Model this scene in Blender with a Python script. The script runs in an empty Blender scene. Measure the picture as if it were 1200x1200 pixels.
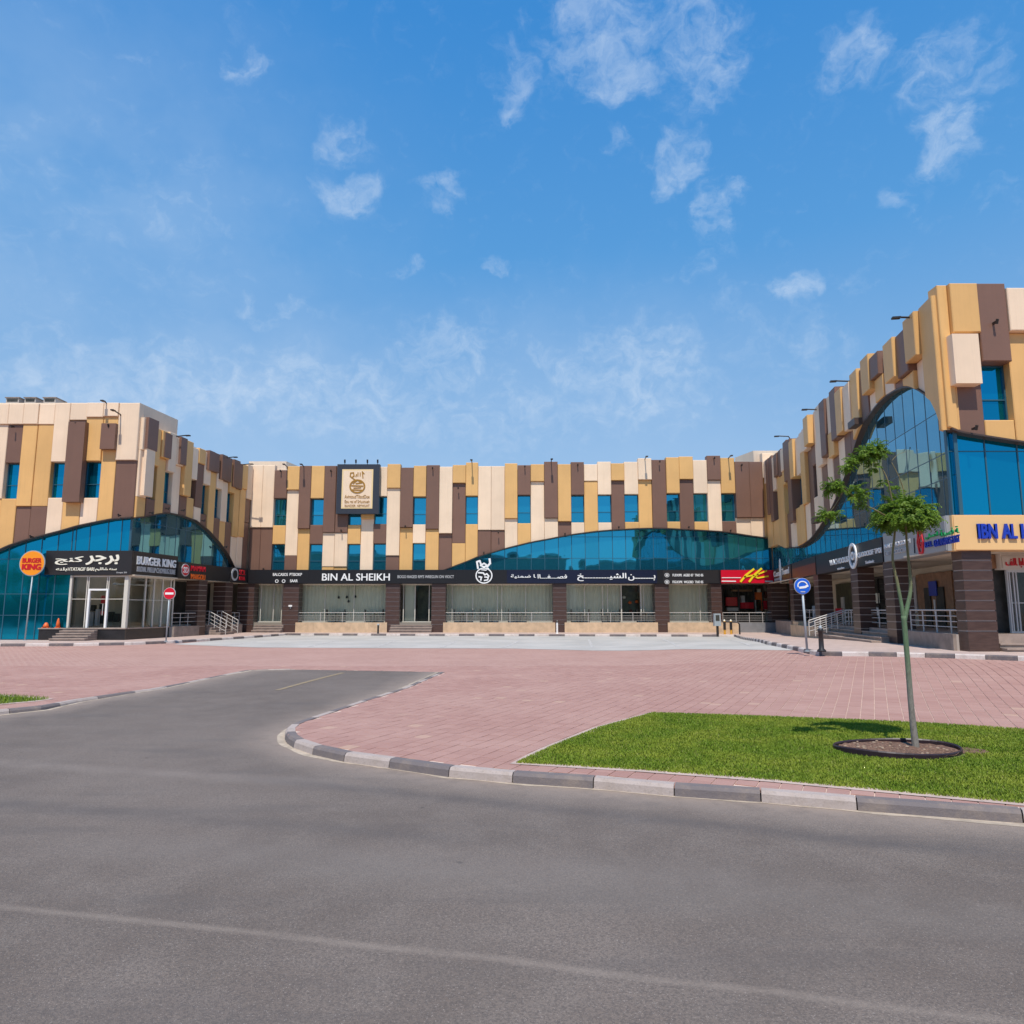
import bpy, bmesh, math, random, re
import numpy as np
from mathutils import Vector, Matrix
from mathutils.geometry import delaunay_2d_cdt
R = math.radians
random.seed(7)
S = bpy.context.scene
COL = S.collection
# ------------------------------------------------------------------ camera
F_PX, EYE, PITCH = 833.0, 1.7, math.atan(114 / 833.0)
cd = bpy.data.cameras.new('camera'); cam = bpy.data.objects.new('camera', cd); COL.objects.link(cam)
cam.location = (0, 0, EYE); cam.rotation_euler = (math.pi / 2 + PITCH, 0, 0)
cd.sensor_width = 36; cd.lens = 36 * F_PX / 1200; cd.clip_end = 3000; cd.clip_start = .05
S.camera = cam
S.view_settings.view_transform = 'Standard'; S.view_settings.look = 'None'
S.view_settings.exposure = EXPO = 0.45; S.view_settings.gamma = 1
# ------------------------------------------------------------------ light
SUN = Vector((0.04, 0.47, -0.88)).normalized()      # direction the light travels
sd = bpy.data.lights.new('sun', 'SUN'); sun = bpy.data.objects.new('sun', sd); COL.objects.link(sun)
sd.energy = 3.3; sd.angle = R(.55); sd.color = (1, .94, .85)
sun.rotation_euler = SUN.to_track_quat('-Z', 'Y').to_euler()
sun.location = (0, 0, 60)
CT, ST = math.cos(PITCH), math.sin(PITCH)
def ray(px, v):
    a = (px - 600) / F_PX; b = (600 - v) / F_PX
    return Vector((a, CT - b * ST, ST + b * CT))
# ------------------------------------------------------------------ node helper
class NT:
    def __init__(s, tree): s.t = tree; s.n = tree.nodes; s.l = tree.links
    def new(s, typ, **kw):
        nd = s.n.new(typ)
        for k, v in kw.items():
            if k.startswith('i_'):
                key = k[2:]; key = int(key) if key.isdigit() else key.replace('_', ' ')
                s.put(nd, key, v)
            else: setattr(nd, k, v)
        return nd
    def put(s, nd, key, v):
        sk = nd.inputs[key]
        if isinstance(v, bpy.types.NodeSocket): s.l.new(v, sk)
        else: sk.default_value = v
    def math(s, op, a, b=None, c=None, clamp=False):
        nd = s.n.new('ShaderNodeMath'); nd.operation = op; nd.use_clamp = clamp
        for i, v in enumerate((a, b, c)):
            if v is not None: s.put(nd, i, v)
        return nd.outputs[0]
    def vm(s, op, a, b=None, out=0):
        nd = s.n.new('ShaderNodeVectorMath'); nd.operation = op
        s.put(nd, 0, a)
        if b is not None: s.put(nd, 1, b)
        return nd.outputs['Value'] if op in ('LENGTH', 'DISTANCE', 'DOT_PRODUCT') else nd.outputs[0]
    def mix(s, f, a, b, mode='MIX'):
        nd = s.n.new('ShaderNodeMix'); nd.data_type = 'RGBA'; nd.blend_type = mode
        s.put(nd, 0, f); s.put(nd, 6, a); s.put(nd, 7, b)
        return nd.outputs[2]
    def noise(s, vec, scale, detail=3, rough=.5, out=0, **kw):
        nd = s.n.new('ShaderNodeTexNoise'); s.l.new(vec, nd.inputs['Vector'])
        nd.inputs['Scale'].default_value = scale; nd.inputs['Detail'].default_value = detail
        nd.inputs['Roughness'].default_value = rough
        return nd.outputs[out]
    def ramp(s, f, a, b, lo=0., hi=1., smooth=True):
        nd = s.n.new('ShaderNodeMapRange'); nd.interpolation_type = 'SMOOTHSTEP' if smooth else 'LINEAR'
        s.put(nd, 0, f); s.put(nd, 1, a); s.put(nd, 2, b); s.put(nd, 3, lo); s.put(nd, 4, hi)
        return nd.outputs[0]
# ------------------------------------------------------------------ sky with clouds
W = bpy.data.worlds.new('World'); S.world = W; W.use_nodes = True
t = NT(W.node_tree); t.n.clear()
sky = t.new('ShaderNodeTexSky', sky_type='NISHITA'); sky.sun_disc = False
sky.sun_elevation = math.asin(-SUN.z); sky.sun_rotation = math.atan2(-SUN.x, -SUN.y)
sky.air_density = 1.0; sky.dust_density = .25; sky.ozone_density = 2.2; sky.altitude = 0
geo = t.new('ShaderNodeTexCoord'); D = geo.outputs['Generated']
n1 = t.new('ShaderNodeTexNoise', i_Scale=19.0, i_Detail=6.0); t.l.new(D, n1.inputs['Vector'])
warp = t.vm('ADD', D, t.vm('MULTIPLY', t.vm('SUBTRACT', n1.outputs['Color'], (.5, .5, .5)), (.088, .088, .07)))
PATCH = [(285,72,26,18,.6),(100,52,25,14,.35),(175,75,30,18,.35),(405,165,28,26,.6),(468,160,16,14,.4),(410,230,40,22,.75),
 (522,225,28,30,.55),(425,270,24,30,.3),(482,317,36,13,.5),(610,85,34,26,.65),(606,128,18,15,.8),(700,45,75,50,.65),(780,15,80,34,.6),
 (830,60,50,60,.6),(735,92,50,28,.75),(724,165,17,14,.6),(795,190,34,34,.7),(845,245,28,40,.6),(815,312,18,18,.5),(850,350,24,34,.4),
 (930,340,28,18,.7),(992,335,26,14,.55),(1000,65,40,30,.62),(942,120,24,18,.4),(1115,85,52,40,.6),(1122,150,32,38,.75),(1052,235,16,14,.6),
 (1160,235,26,14,.45),(955,400,44,40,.5),(740,440,110,70,.62),(520,415,80,50,.6),(170,450,190,50,.62),(400,470,170,50,.62),
 (110,260,200,130,.36),(632,410,20,13,.55),(592,312,16,13,.55),(320,365,60,13,.5),(900,455,90,50,.4),(560,490,180,50,.55),(1050,440,70,40,.4),
 (215,245,60,22,.35),(880,395,50,34,.45),(300,430,80,30,.5)]
acc = None
for (x, y, rx, ry, st) in PATCH:
    st = min(.8, st * 1.08); rx *= .96; ry *= .96
    c = ray(x, y).normalized()
    d = t.vm('LENGTH', t.vm('MULTIPLY', t.vm('SUBTRACT', warp, tuple(c)), (F_PX / rx * .85, F_PX / (rx + ry) * 1.6, F_PX / ry * .85)))
    m = t.ramp(d, 1.5, .35, 0, st)
    acc = m if acc is None else t.math('MAXIMUM', acc, m)
# the same kind of clouds everywhere else (only outside the cone seen here)
sep = t.new('ShaderNodeSeparateXYZ', i_0=D)
big = t.noise(D, 2.3, 2, .5)
away = t.ramp(sep.outputs[1], .55, .25, 0, 1)
gen = t.math('MULTIPLY', t.math('MULTIPLY', t.ramp(big, .47, .62, 0, .6), away), t.ramp(sep.outputs[2], .05, .25))
acc = t.math('MAXIMUM', t.math('MAXIMUM', acc, gen), t.math('MULTIPLY', t.ramp(sep.outputs[2], .0, .1), .27))
tex = t.noise(t.vm('MULTIPLY', warp, (1, 1, 1.4)), 34, 7, .6)
tex2 = t.noise(t.vm('MULTIPLY', D, (1, 1, 1.3)), 7, 4, .6)
dens = t.math('MULTIPLY', t.ramp(t.math('ADD', t.math('MULTIPLY', acc, .62), t.math('MULTIPLY', tex, .95)), .66, 1.18), t.math('ADD', t.ramp(tex2, .3, .7, .55, 1), 0.0))
dens = t.math('MULTIPLY', dens, t.math('MULTIPLY', acc, 1.05), clamp=True)
gm = t.new('ShaderNodeGamma', i_Color=t.mix(1.0, sky.outputs[0], (1 / 6, 1 / 6, 1 / 6, 1), 'MULTIPLY'), i_Gamma=.80)
hsv = t.new('ShaderNodeHueSaturation', i_Saturation=1.52, i_Value=6.0, i_Hue=.497, i_Color=gm.outputs[0])
cr = t.new('ShaderNodeValToRGB'); t.l.new(t.new('ShaderNodeSeparateXYZ', i_0=D).outputs[2], cr.inputs[0]); E_ = cr.color_ramp.elements
for i_, (ps, cl) in enumerate(((0, (2.1, 3.05, 4.3)), (.2, (1.85, 2.85, 4.3)), (.31, (1.25, 2.45, 4.2)), (.46, (.62, 1.98, 4.1)), (.68, (.30, 1.52, 3.85)), (1, (.22, 1.25, 3.3)))):
    e = E_[i_] if i_ < 1 else (E_[1] if i_ == 5 else None)
    if i_ in (1, 2, 3, 4): e = E_.new(ps)
    else: e = E_[0] if i_ == 0 else E_[len(E_) - 1]
    e.position = ps; e.color = tuple(q / 5 for q in cl) + (1,)
grade = t.mix(1.0, cr.outputs[0], (5, 5, 5, 1), 'MULTIPLY')
skyc = t.mix(.82, hsv.outputs[0], grade)
veil = None
for (x, y, rx, ry, st) in ((70, 230, 330, 210, .34), (300, 450, 420, 110, .34), (720, 440, 260, 110, .26)):
    c = ray(x, y).normalized()
    d = t.vm('LENGTH', t.vm('MULTIPLY', t.vm('SUBTRACT', warp, tuple(c)), (F_PX / rx, F_PX / (rx + ry) * 2, F_PX / ry)))
    m = t.ramp(d, 1.3, .0, 0, st); veil = m if veil is None else t.math('MAXIMUM', veil, m)
veil = t.math('MULTIPLY', veil, t.ramp(tex2, .25, .7, .45, 1.15))
dens = t.math('ADD', dens, t.math('MULTIPLY', veil, .8), clamp=True)
col = t.mix(t.math('MULTIPLY', dens, .74), skyc, (3.7, 4.4, 5.3, 1))
bg = t.new('ShaderNodeBackground', i_Color=col, i_Strength=.128)
out = t.new('ShaderNodeOutputWorld'); t.l.new(bg.outputs[0], out.inputs[0])

# ------------------------------------------------------------------ materials
M = {}
def mat(name, color, rough=.6, metallic=0., var=.0, vscale=3., bump=0., bscale=30., streak=0., spec=.5, island=0., extra=None):
    m = bpy.data.materials.new(name); m.use_nodes = True
    t = NT(m.node_tree); p = t.n['Principled BSDF']
    c = tuple(color) + (1,)
    tc = t.new('ShaderNodeTexCoord'); O = tc.outputs['Object']
    cc = None
    if var:
        n = t.noise(O, vscale, 5, .6)
        cc = t.mix(t.ramp(n, .3, .7), tuple(x * (1 - var) for x in color) + (1,), tuple(min(1, x * (1 + var)) for x in color) + (1,))
    if streak:
        n = t.noise(t.vm('MULTIPLY', O, (9, 9, .35)), 1.0, 4, .65)
        cc = t.mix(t.ramp(n, .45, .8, 0, streak), cc if cc is not None else c, tuple(x * .55 for x in color) + (1,))
    if island:
        g = t.new('ShaderNodeNewGeometry'); oi = t.new('ShaderNodeObjectInfo')
        r = t.math('FRACT', t.math('ADD', g.outputs['Random Per Island'], oi.outputs['Random']))
        f = t.math('ADD', 1 - island, t.math('MULTIPLY', r, 2 * island))
        cx = t.new('ShaderNodeCombineColor', i_0=f, i_1=f, i_2=f)
        cc = t.mix(1.0, cc if cc is not None else c, cx.outputs[0], 'MULTIPLY')
    if cc is not None: t.put(p, 'Base Color', cc)
    else: p.inputs['Base Color'].default_value = c
    p.inputs['Roughness'].default_value = rough; p.inputs['Metallic'].default_value = metallic
    p.inputs['Specular IOR Level'].default_value = spec
    if bump:
        b = t.new('ShaderNodeBump', i_Strength=bump, i_Distance=.02, i_Height=t.noise(O, bscale, 4, .6))
        t.put(p, 'Normal', b.outputs[0])
    if extra: extra(t, p, O)
    M[name] = m; return m
def ribs(t, p, O):   # fine vertical ribs of the composite panels
    n = t.noise(t.vm('MULTIPLY', O, (1, 1, .03)), 16, 2, .4)
    b = t.new('ShaderNodeBump', i_Strength=.25, i_Distance=.01, i_Height=n)
    t.put(p, 'Normal', b.outputs[0])
mat('cream', (.87, .66, .465), .5, var=.05, vscale=.6, streak=.16, island=.05, extra=ribs)
mat('gold', (.74, .43, .155), .5, var=.05, vscale=.6, streak=.16, island=.06, extra=ribs)
mat('brown', (.19, .10, .068), .5, var=.05, vscale=.6, streak=.12, island=.07, extra=ribs)
mat('cream_wall', (.72, .59, .46), .7, var=.06, vscale=.4, streak=.2)
mat('trim_brown', (.07, .045, .035), .45)
mat('roofing', (.45, .42, .38), .9, var=.2)
mat('soffit', (.62, .54, .42), .7, var=.05)
def stone_tile(t, p, O):
    n = t.noise(t.vm('MULTIPLY', O, (2, 2, 14)), 1.5, 5, .6)
    t.put(p, 'Base Color', t.mix(t.ramp(n, .3, .7), (.058, .031, .025, 1), (.088, .05, .04, 1)))
mat('tile_brown', (.07, .04, .032), .32, extra=stone_tile)
mat('groove', (.42, .36, .32), .6)
mat('beige_stone', (.58, .42, .27), .6, var=.14, vscale=2.5, streak=.1, island=.06)
mat('grey_stone', (.25, .20, .17), .6, var=.2, vscale=3)
mat('step_stone', (.34, .26, .215), .6, var=.15, vscale=3)
mat('grey_tile', (.22, .22, .225), .4, var=.1)
mat('black_stone', (.02, .02, .022), .25, var=.2)
mat('aluminium', (.55, .56, .55), .45, .1)
mat('mullion', (.045, .13, .18), .4, .3)
mat('frame_pale', (.62, .58, .5), .45)
mat('frame_grey', (.22, .30, .33), .4, .2)
mat('steel', (.50, .47, .44), .5, .0)
mat('board_black', (.012, .011, .012), .35)
mat('board_charcoal', (.022, .019, .019), .4)
mat('board_navy', (.006, .009, .03), .35)
mat('frame_slate', (.035, .038, .05), .4)
mat('white', (.85, .85, .83), .4)
mat('white_dim', (.5, .5, .5), .5)
mat('ivory', (.85, .82, .68), .4)
mat('bk_orange', (.9, .30, .01), .4)
mat('bk_red', (.55, .005, .012), .4)
mat('sign_red', (.62, .004, .025), .35)
mat('sign_yellow', (.9, .68, .02), .4)
mat('sign_brown', (.16, .035, .012), .4)
mat('sign_grey', (.36, .37, .37), .4, .2)
mat('sign_peach', (.82, .52, .23), .4)
mat('letter_blue', (.012, .045, .42), .35)
mat('letter_green', (.0, .30, .08), .4)
mat('letter_red', (.6, .02, .03), .4)
mat('letter_orange', (.85, .16, .02), .4)
mat('gold_leaf', (.84, .62, .32), .4)
mat('gold_ink', (.36, .18, .02), .45)
mat('sign_blue', (.01, .12, .62), .35)
mat('black_metal', (.025, .022, .022), .4)
mat('pole_grey', (.36, .41, .44), .45, .1)
mat('orange', (.75, .13, .02), .5)
mat('yellow_paint', (.7, .36, .04), .5)
mat('chair_black', (.02, .017, .015), .6)
mat('curtain', (.80, .76, .62), .8, var=.06, vscale=.8)
mat('interior_wall', (.62, .55, .43), .8, var=.1, vscale=.5)
mat('interior_dark', (.035, .035, .03), .6, var=.5, vscale=2)
mat('interior_floor', (.25, .22, .18), .4)
mat('wood_red', (.30, .16, .085), .4, var=.25, vscale=4)
mat('greenish', (.05, .06, .03), .5, var=.5, vscale=3)
mat('ac_unit', (.42, .38, .34), .6)
def kerbdirt(t, p, O):
    base = p.inputs['Base Color'].default_value[:]
    n = t.noise(O, 3.5, 6, .7); n2 = t.noise(O, 40, 3, .6)
    c = t.mix(t.ramp(n, .42, .72, .0, .55), base, (.30, .23, .18, 1))
    c = t.mix(t.ramp(n2, .5, .75, 0, .35), c, (.2, .17, .15, 1))
    t.put(p, 'Base Color', c)
    b = t.new('ShaderNodeBump', i_Strength=.5, i_Distance=.01, i_Height=n2); t.put(p, 'Normal', b.outputs[0])
mat('kerb_white', (.60, .52, .48), .75, extra=kerbdirt)
mat('kerb_black', (.12, .10, .105), .75, extra=kerbdirt)
mat('kerb_worn_pale', (.43, .355, .32), .8, extra=kerbdirt)
mat('kerb_worn_dark', (.155, .13, .13), .8, extra=kerbdirt)
def glassmat(name, tint, rough=.02, wob=.35, wscale=.8):
    m = bpy.data.materials.new(name); m.use_nodes = True; t = NT(m.node_tree); p = t.n['Principled BSDF']
    O = t.new('ShaderNodeTexCoord').outputs['Object']
    g = t.new('ShaderNodeObjectInfo')
    f = t.math('ADD', .9, t.math('MULTIPLY', g.outputs['Random'], .2))
    cx = t.new('ShaderNodeCombineColor', i_0=f, i_1=f, i_2=f)
    t.put(p, 'Base Color', t.mix(1.0, tint + (1,), cx.outputs[0], 'MULTIPLY'))
    p.inputs['Metallic'].default_value = .88; p.inputs['Roughness'].default_value = rough
    b = t.new('ShaderNodeBump', i_Strength=wob, i_Distance=.02, i_Height=t.noise(O, wscale, 1.0, .4)); t.put(p, 'Normal', b.outputs[0])
    M[name] = m
glassmat('glass_blue', (.04, .37, .53))
glassmat('glass_deep', (.005, .28, .45), .06)
glassmat('glass_side', (.10, .33, .44), .02)
def clearglass(name, tint):
    m = bpy.data.materials.new(name); m.use_nodes = True; t = NT(m.node_tree); t.n.clear()
    tr = t.new('ShaderNodeBsdfTransparent', i_0=tint + (1,)); gl = t.new('ShaderNodeBsdfGlossy', i_0=(.9, .95, .95, 1), i_1=.03)
    fr = t.new('ShaderNodeFresnel', i_0=1.55)
    mx = t.new('ShaderNodeMixShader'); t.put(mx, 0, t.math('MULTIPLY', fr.outputs[0], .9)); t.l.new(tr.outputs[0], mx.inputs[1]); t.l.new(gl.outputs[0], mx.inputs[2])
    o = t.new('ShaderNodeOutputMaterial'); t.l.new(mx.outputs[0], o.inputs[0]); M[name] = m
clearglass('shop_glass', (.95, .97, .93))

# ------------------------------------------------------------------ mesh helpers
def link(o, parent=None):
    COL.objects.link(o)
    if parent is not None: o.parent = parent
    return o
def mesh_obj(name, verts, faces, material, parent=None, recalc=True, smooth=False):
    me = bpy.data.meshes.new(name)
    me.from_pydata([tuple(v) for v in verts], [], faces)
    if recalc:
        b = bmesh.new(); b.from_mesh(me); bmesh.ops.recalc_face_normals(b, faces=b.faces); b.to_mesh(me); b.free()
    if smooth:
        for p in me.polygons: p.use_smooth = True
    me.materials.append(M[material] if isinstance(material, str) else material)
    o = bpy.data.objects.new(name, me)
    if parent is not None:
        o.parent = parent
        o.matrix_parent_inverse = Matrix.Translation(parent.matrix_world.translation).inverted() if False else PINV(parent)
    COL.objects.link(o)
    return o
def WLOC(o):
    v = Vector(o.location); p = o.parent
    # things are never rotated before their parts are made, so only offsets matter
    if p is not None: v = v + WLOC(p) + o.matrix_parent_inverse.translation
    return v
def PINV(parent):
    return Matrix.Translation(WLOC(parent)).inverted()
class MB:
    def __init__(s): s.v = []; s.f = []
    def add(s, vs, fs):
        k = len(s.v); s.v += [tuple(v) for v in vs]; s.f += [tuple(i + k for i in f) for f in fs]; return s
    def box8(s, p):     # p: 8 corners, bottom 4 then top 4
        return s.add(p, [(0, 3, 2, 1), (4, 5, 6, 7), (0, 1, 5, 4), (1, 2, 6, 5), (2, 3, 7, 6), (3, 0, 4, 7)])
    def box(s, x0, x1, y0, y1, z0, z1):
        return s.box8([(x0, y0, z0), (x1, y0, z0), (x1, y1, z0), (x0, y1, z0), (x0, y0, z1), (x1, y0, z1), (x1, y1, z1), (x0, y1, z1)])
    def tube(s, pts, r, n=8, caps=True):
        pts = [Vector(p) for p in pts]; rr = r if isinstance(r, (list, tuple)) else [r] * len(pts)
        k = len(s.v); up = Vector((0, 0, 1))
        for i, p in enumerate(pts):
            d = (pts[min(i + 1, len(pts) - 1)] - pts[max(i - 1, 0)]).normalized()
            a = d.cross(up if abs(d.z) < .95 else Vector((1, 0, 0))).normalized(); b = d.cross(a)
            for j in range(n):
                an = 2 * math.pi * j / n
                s.v.append(tuple(p + (a * math.cos(an) + b * math.sin(an)) * rr[i]))
        for i in range(len(pts) - 1):
            for j in range(n):
                s.f.append((k + i * n + j, k + i * n + (j + 1) % n, k + (i + 1) * n + (j + 1) % n, k + (i + 1) * n + j))
        if caps:
            s.f.append(tuple(k + j for j in range(n))[::-1]); s.f.append(tuple(k + (len(pts) - 1) * n + j for j in range(n)))
        return s
    def lathe(s, c, prof, n=16):    # prof: (r, z)
        k = len(s.v)
        for r, z in prof:
            for j in range(n):
                an = 2 * math.pi * j / n; s.v.append((c[0] + r * math.cos(an), c[1] + r * math.sin(an), c[2] + z))
        for i in range(len(prof) - 1):
            for j in range(n):
                s.f.append((k + i * n + j, k + i * n + (j + 1) % n, k + (i + 1) * n + (j + 1) % n, k + (i + 1) * n + j))
        s.f.append(tuple(k + j for j in range(n))[::-1]); s.f.append(tuple(k + (len(prof) - 1) * n + j for j in range(n)))
        return s
    def build(s, name, m, parent=None, smooth=False, recalc=True): return mesh_obj(name, s.v, s.f, m, parent, recalc, smooth)
def tag(o, label=None, cat=None, group=None, kind=None):
    if label: o['label'] = label
    if cat: o['category'] = cat
    if group: o['group'] = group
    if kind: o['kind'] = kind
    return o
def thing(name, label, cat, loc=(0, 0, 0), group=None):
    o = bpy.data.objects.new(name, None); o.location = loc; o.empty_display_size = .2; COL.objects.link(o)
    return tag(o, label, cat, group)
def copy_tree(o, parent=None):
    c = o.copy(); COL.objects.link(c)
    if parent is not None: c.parent = parent
    for ch in o.children: copy_tree(ch, c)
    return c
# facade frames: s runs to the right as seen from the courtyard, off is outwards
class Fac:
    def __init__(s, O, d):
        s.O = Vector((O[0], O[1], 0)); s.d = Vector((d[0], d[1], 0)).normalized(); s.n = Vector((s.d.y, -s.d.x, 0))
    def p(s, a, z, off=0): q = s.O + s.d * a + s.n * off; return (q.x, q.y, z)
    def hit(s, px, v, off=0):
        r = ray(px, v); e = Vector((0, 0, EYE)); k = ((s.O + s.n * off - e).dot(s.n)) / r.dot(s.n)
        q = e + r * k; return ((q - s.O).dot(s.d), q.z)
    def s(s, px, v=640, off=0): return s.hit(px, v, off)[0]
    def z(s, px, v, off=0): return s.hit(px, v, off)[1]
    def box(s, mb, a0, a1, z0, z1, o0, o1):
        return mb.box8([s.p(a0, z0, o0), s.p(a1, z0, o0), s.p(a1, z0, o1), s.p(a0, z0, o1), s.p(a0, z1, o0), s.p(a1, z1, o0), s.p(a1, z1, o1), s.p(a0, z1, o1)])
YC, YL, YR = 50.0, 37.45, 21.9
XLc, XRc = -20.1, 13.8
C_ = Fac((0, YC), (1, 0)); LF = Fac((XLc, YL), (1, 0)); RF = Fac((XRc, YR), (1, 0))
LW = Fac((XLc, YL), (.12, 1)); RW = Fac((XRc, YR), (-.157, -1))

def ss(x): x = min(1, max(0, x)); return x * x * (3 - 2 * x)
def G(x, y): return .33 * ss((x - 3) / 8) * ss((y - 10) / 8) * (1 - ss((y - 27) / 17))
def road(x, y): return -.10 * (1 - ss((y - 9.5) / 9))
def gh(px, v, fn=G, add=0.):
    r = ray(px, v); z = 0.
    for _ in range(30):
        k = (z + add - EYE) / r.z; x, y = r.x * k, r.y * k; z = .5 * z + .5 * fn(x, y)
    return (x, y)

# ================================================================== BUILDING
B = thing('shopping_building', 'long U-shaped shopping building clad in cream, gold and brown panels above glass arcs', 'building', (0, YC, 0))
ZF0, ZF1 = 3.46, 4.42       # fascia
def body(name, pts, z0, z1, m):
    mb = MB(); n = len(pts)
    mb.add([(x, y, z0) for x, y in pts] + [(x, y, z1) for x, y in pts],
           [tuple(range(n))[::-1], tuple(range(n, 2 * n))] + [(i, (i + 1) % n, n + (i + 1) % n, n + i) for i in range(n)])
    return mb.build(name, m, B)
XLj, XRj = XLc + .12 * (YC - YL), XRc + .157 * (YC - YR)
def wl(y, inset): return XLc + .12 * (y - YL) - inset
def wr(y, inset): return XRc + .157 * (y - YR) + inset
ZT = 11.75
body('wall', [(-48, YL + .45), (wl(YL + .45, .45), YL + .45), (wl(YC + .4, .45), YC + .4), (wl(YC + .4, .45), 66), (-48, 66)], 3.52, ZT, 'cream_wall')
body('wall', [(wl(YC + .45, .46), YC + .45), (wr(YC + .45, .46), YC + .45), (wr(YC + .45, .46), 66), (wl(YC + .45, .46), 66)], 3.53, ZT - .05, 'cream_wall')
body('wall', [(wr(YR + .45, .45), YR + .45), (48, YR + .45), (48, 66), (wr(YC + .45, .44), 66), (wr(YC + .45, .45), YC + .45)], 3.51, ZT + .05, 'cream_wall')
SD = 2.6
body('wall', [(-48, YL + .5), (LF.p(LF.s(83, 700), 0)[0], YL + .5), (LF.p(LF.s(83, 700), 0)[0], 41.6), (wl(41.6, SD), 41.6), (wl(YC + SD, SD), YC + SD), (wl(YC + SD, SD), 65.8), (-48, 65.8)], 0, 3.52, 'interior_wall')
body('wall', [(wl(YC + SD, SD) + .01, YC + SD), (wr(YC + SD, SD) - .01, YC + SD), (wr(YC + SD, SD) - .01, 65.8), (wl(YC + SD, SD) + .01, 65.8)], 0, 3.53, 'interior_wall')
body('wall', [(wr(YR + SD, SD), YR + SD), (48, YR + SD), (48, 65.8), (wr(YC + SD, SD), 65.8), (wr(YC + SD, SD), YC + SD)], 0, 3.51, 'interior_wall')

LV = {'C': 'cream', 'G': 'gold', 'B': 'brown'}
prnd = random.Random(3)
def panel(Fc, a0, a1, z0, z1, arc, col, off):
    """one cladding panel; bottom follows the arc; chamfered front edge"""
    k = 1 if not arc else 3
    xs = [a0 + (a1 - a0) * i / k for i in range(k + 1)]
    zb = [max(z0, arc(x)) if arc else z0 for x in xs]
    if min(z1 - q for q in zb) < .05:
        zb = [min(q, z1 - .05) for q in zb]
        if z1 - z0 < .05 or all(z1 - q < .06 for q in zb): return
    c = .025
    def ring(o, e): return [Fc.p(x + (e if i == 0 else -e if i == k else 0), zb[i] + e, o) for i, x in enumerate(xs)] + [Fc.p(x + (e if i == 0 else -e if i == k else 0), z1 - e, o) for i, x in reversed(list(enumerate(xs)))]
    n = 2 * (k + 1)
    vs = ring(-.3, 0) + ring(off - c, 0) + ring(off, c)
    fs = [(i, (i + 1) % n, n + (i + 1) % n, n + i) for i in range(n)] + [(n + i, n + (i + 1) % n, 2 * n + (i + 1) % n, 2 * n + i) for i in range(n)]
    for b in (0, 2 * n):
        for i in range(k): fs.append((b + i, b + i + 1, b + n - 2 - i, b + n - 1 - i))
    mesh_obj('cladding_panel', vs, fs, LV[col], B)
def window(Fc, a0, a1, z0, z1, g='glass_blue'):
    mb = MB(); w = .045
    for (p, q, r, s_) in ((a0, a0 + w, z0, z1), (a1 - w, a1, z0, z1), (a0 + w, a1 - w, z0, z0 + w), (a0 + w, a1 - w, z1 - w, z1)):
        Fc.box(mb, p, q, r, s_, -.3, -.17)
    zt = z0 + (z1 - z0) * .39
    Fc.box(mb, a0 + w, a1 - w, zt - .02, zt + .02, -.3, -.18)
    wn = mb.build('window', 'mullion', B)
    for (r, s_) in ((z0 + w, zt - .02), (zt + .02, z1 - w)):
        e = prnd.uniform(-.004, .004); f = prnd.uniform(-.004, .004)
        mesh_obj('pane', [Fc.p(a0 + w, r, -.23), Fc.p(a1 - w, r, -.23 + e), Fc.p(a1 - w, s_, -.23 + e + f), Fc.p(a0 + w, s_, -.23 + f)], [(0, 1, 2, 3)], g, wn, recalc=False)
def parse(st):
    tk = re.findall(r'[A-Z]|-?\d+\.?\d*', st); vs = [float(x) if x[0] != 'A' else None for x in tk[0::2]]; return vs, tk[1::2]
def column(Fc, a0, a1, px, st, arc, glass='glass_blue', lev=1.0, zmin=ZF1 - .1):
    tk = re.findall(r'[A-Z]|\d+\.?\d*', st); v = tk[0::2]; c = tk[1::2]
    zs = [None if x == 'A' else Fc.z(px, float(x), .2) for x in v]
    if zs[-1] is None or zs[-1] < ZF1 + .12: zs[-1] = zmin
    for i, cc in enumerate(c):
        z1, z0 = zs[i], zs[i + 1]
        if cc == 'W':
            if z0 > zmin - .01: window(Fc, a0, a1, z0, z1, glass)
            continue
        if i == 0: off = (.26 if cc != 'C' else .2) + prnd.uniform(0, .16)
        elif i == len(c) - 1: off = .06 + prnd.uniform(0, .1)
        else: off = .12 + prnd.uniform(0, .12)
        if len(c) == 1: off = .2
        if Fc is C_: off *= .7
        if Fc is RW: off = off * .75 + (.13 if cc == 'G' else 0) + (.1 if i == 0 and len(c) > 1 else 0)
        panel(Fc, a0 + .006, a1 - .006, z0 + .004, z1 - .004, arc, cc, off * lev)
def arcfn(Fc, pts):
    q = sorted(Fc.hit(x, v, .1) for x, v in pts); xs = [a for a, _ in q]; zs = [b for _, b in q]
    def f(a):
        if a <= xs[0] or a >= xs[-1]: return -9 if (a < xs[0] - .02 or a > xs[-1] + .02) else (zs[0] if a <= xs[0] else zs[-1])
        return float(np.interp(a, xs, zs))
    f.x0, f.x1 = xs[0], xs[-1]; return f
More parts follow.
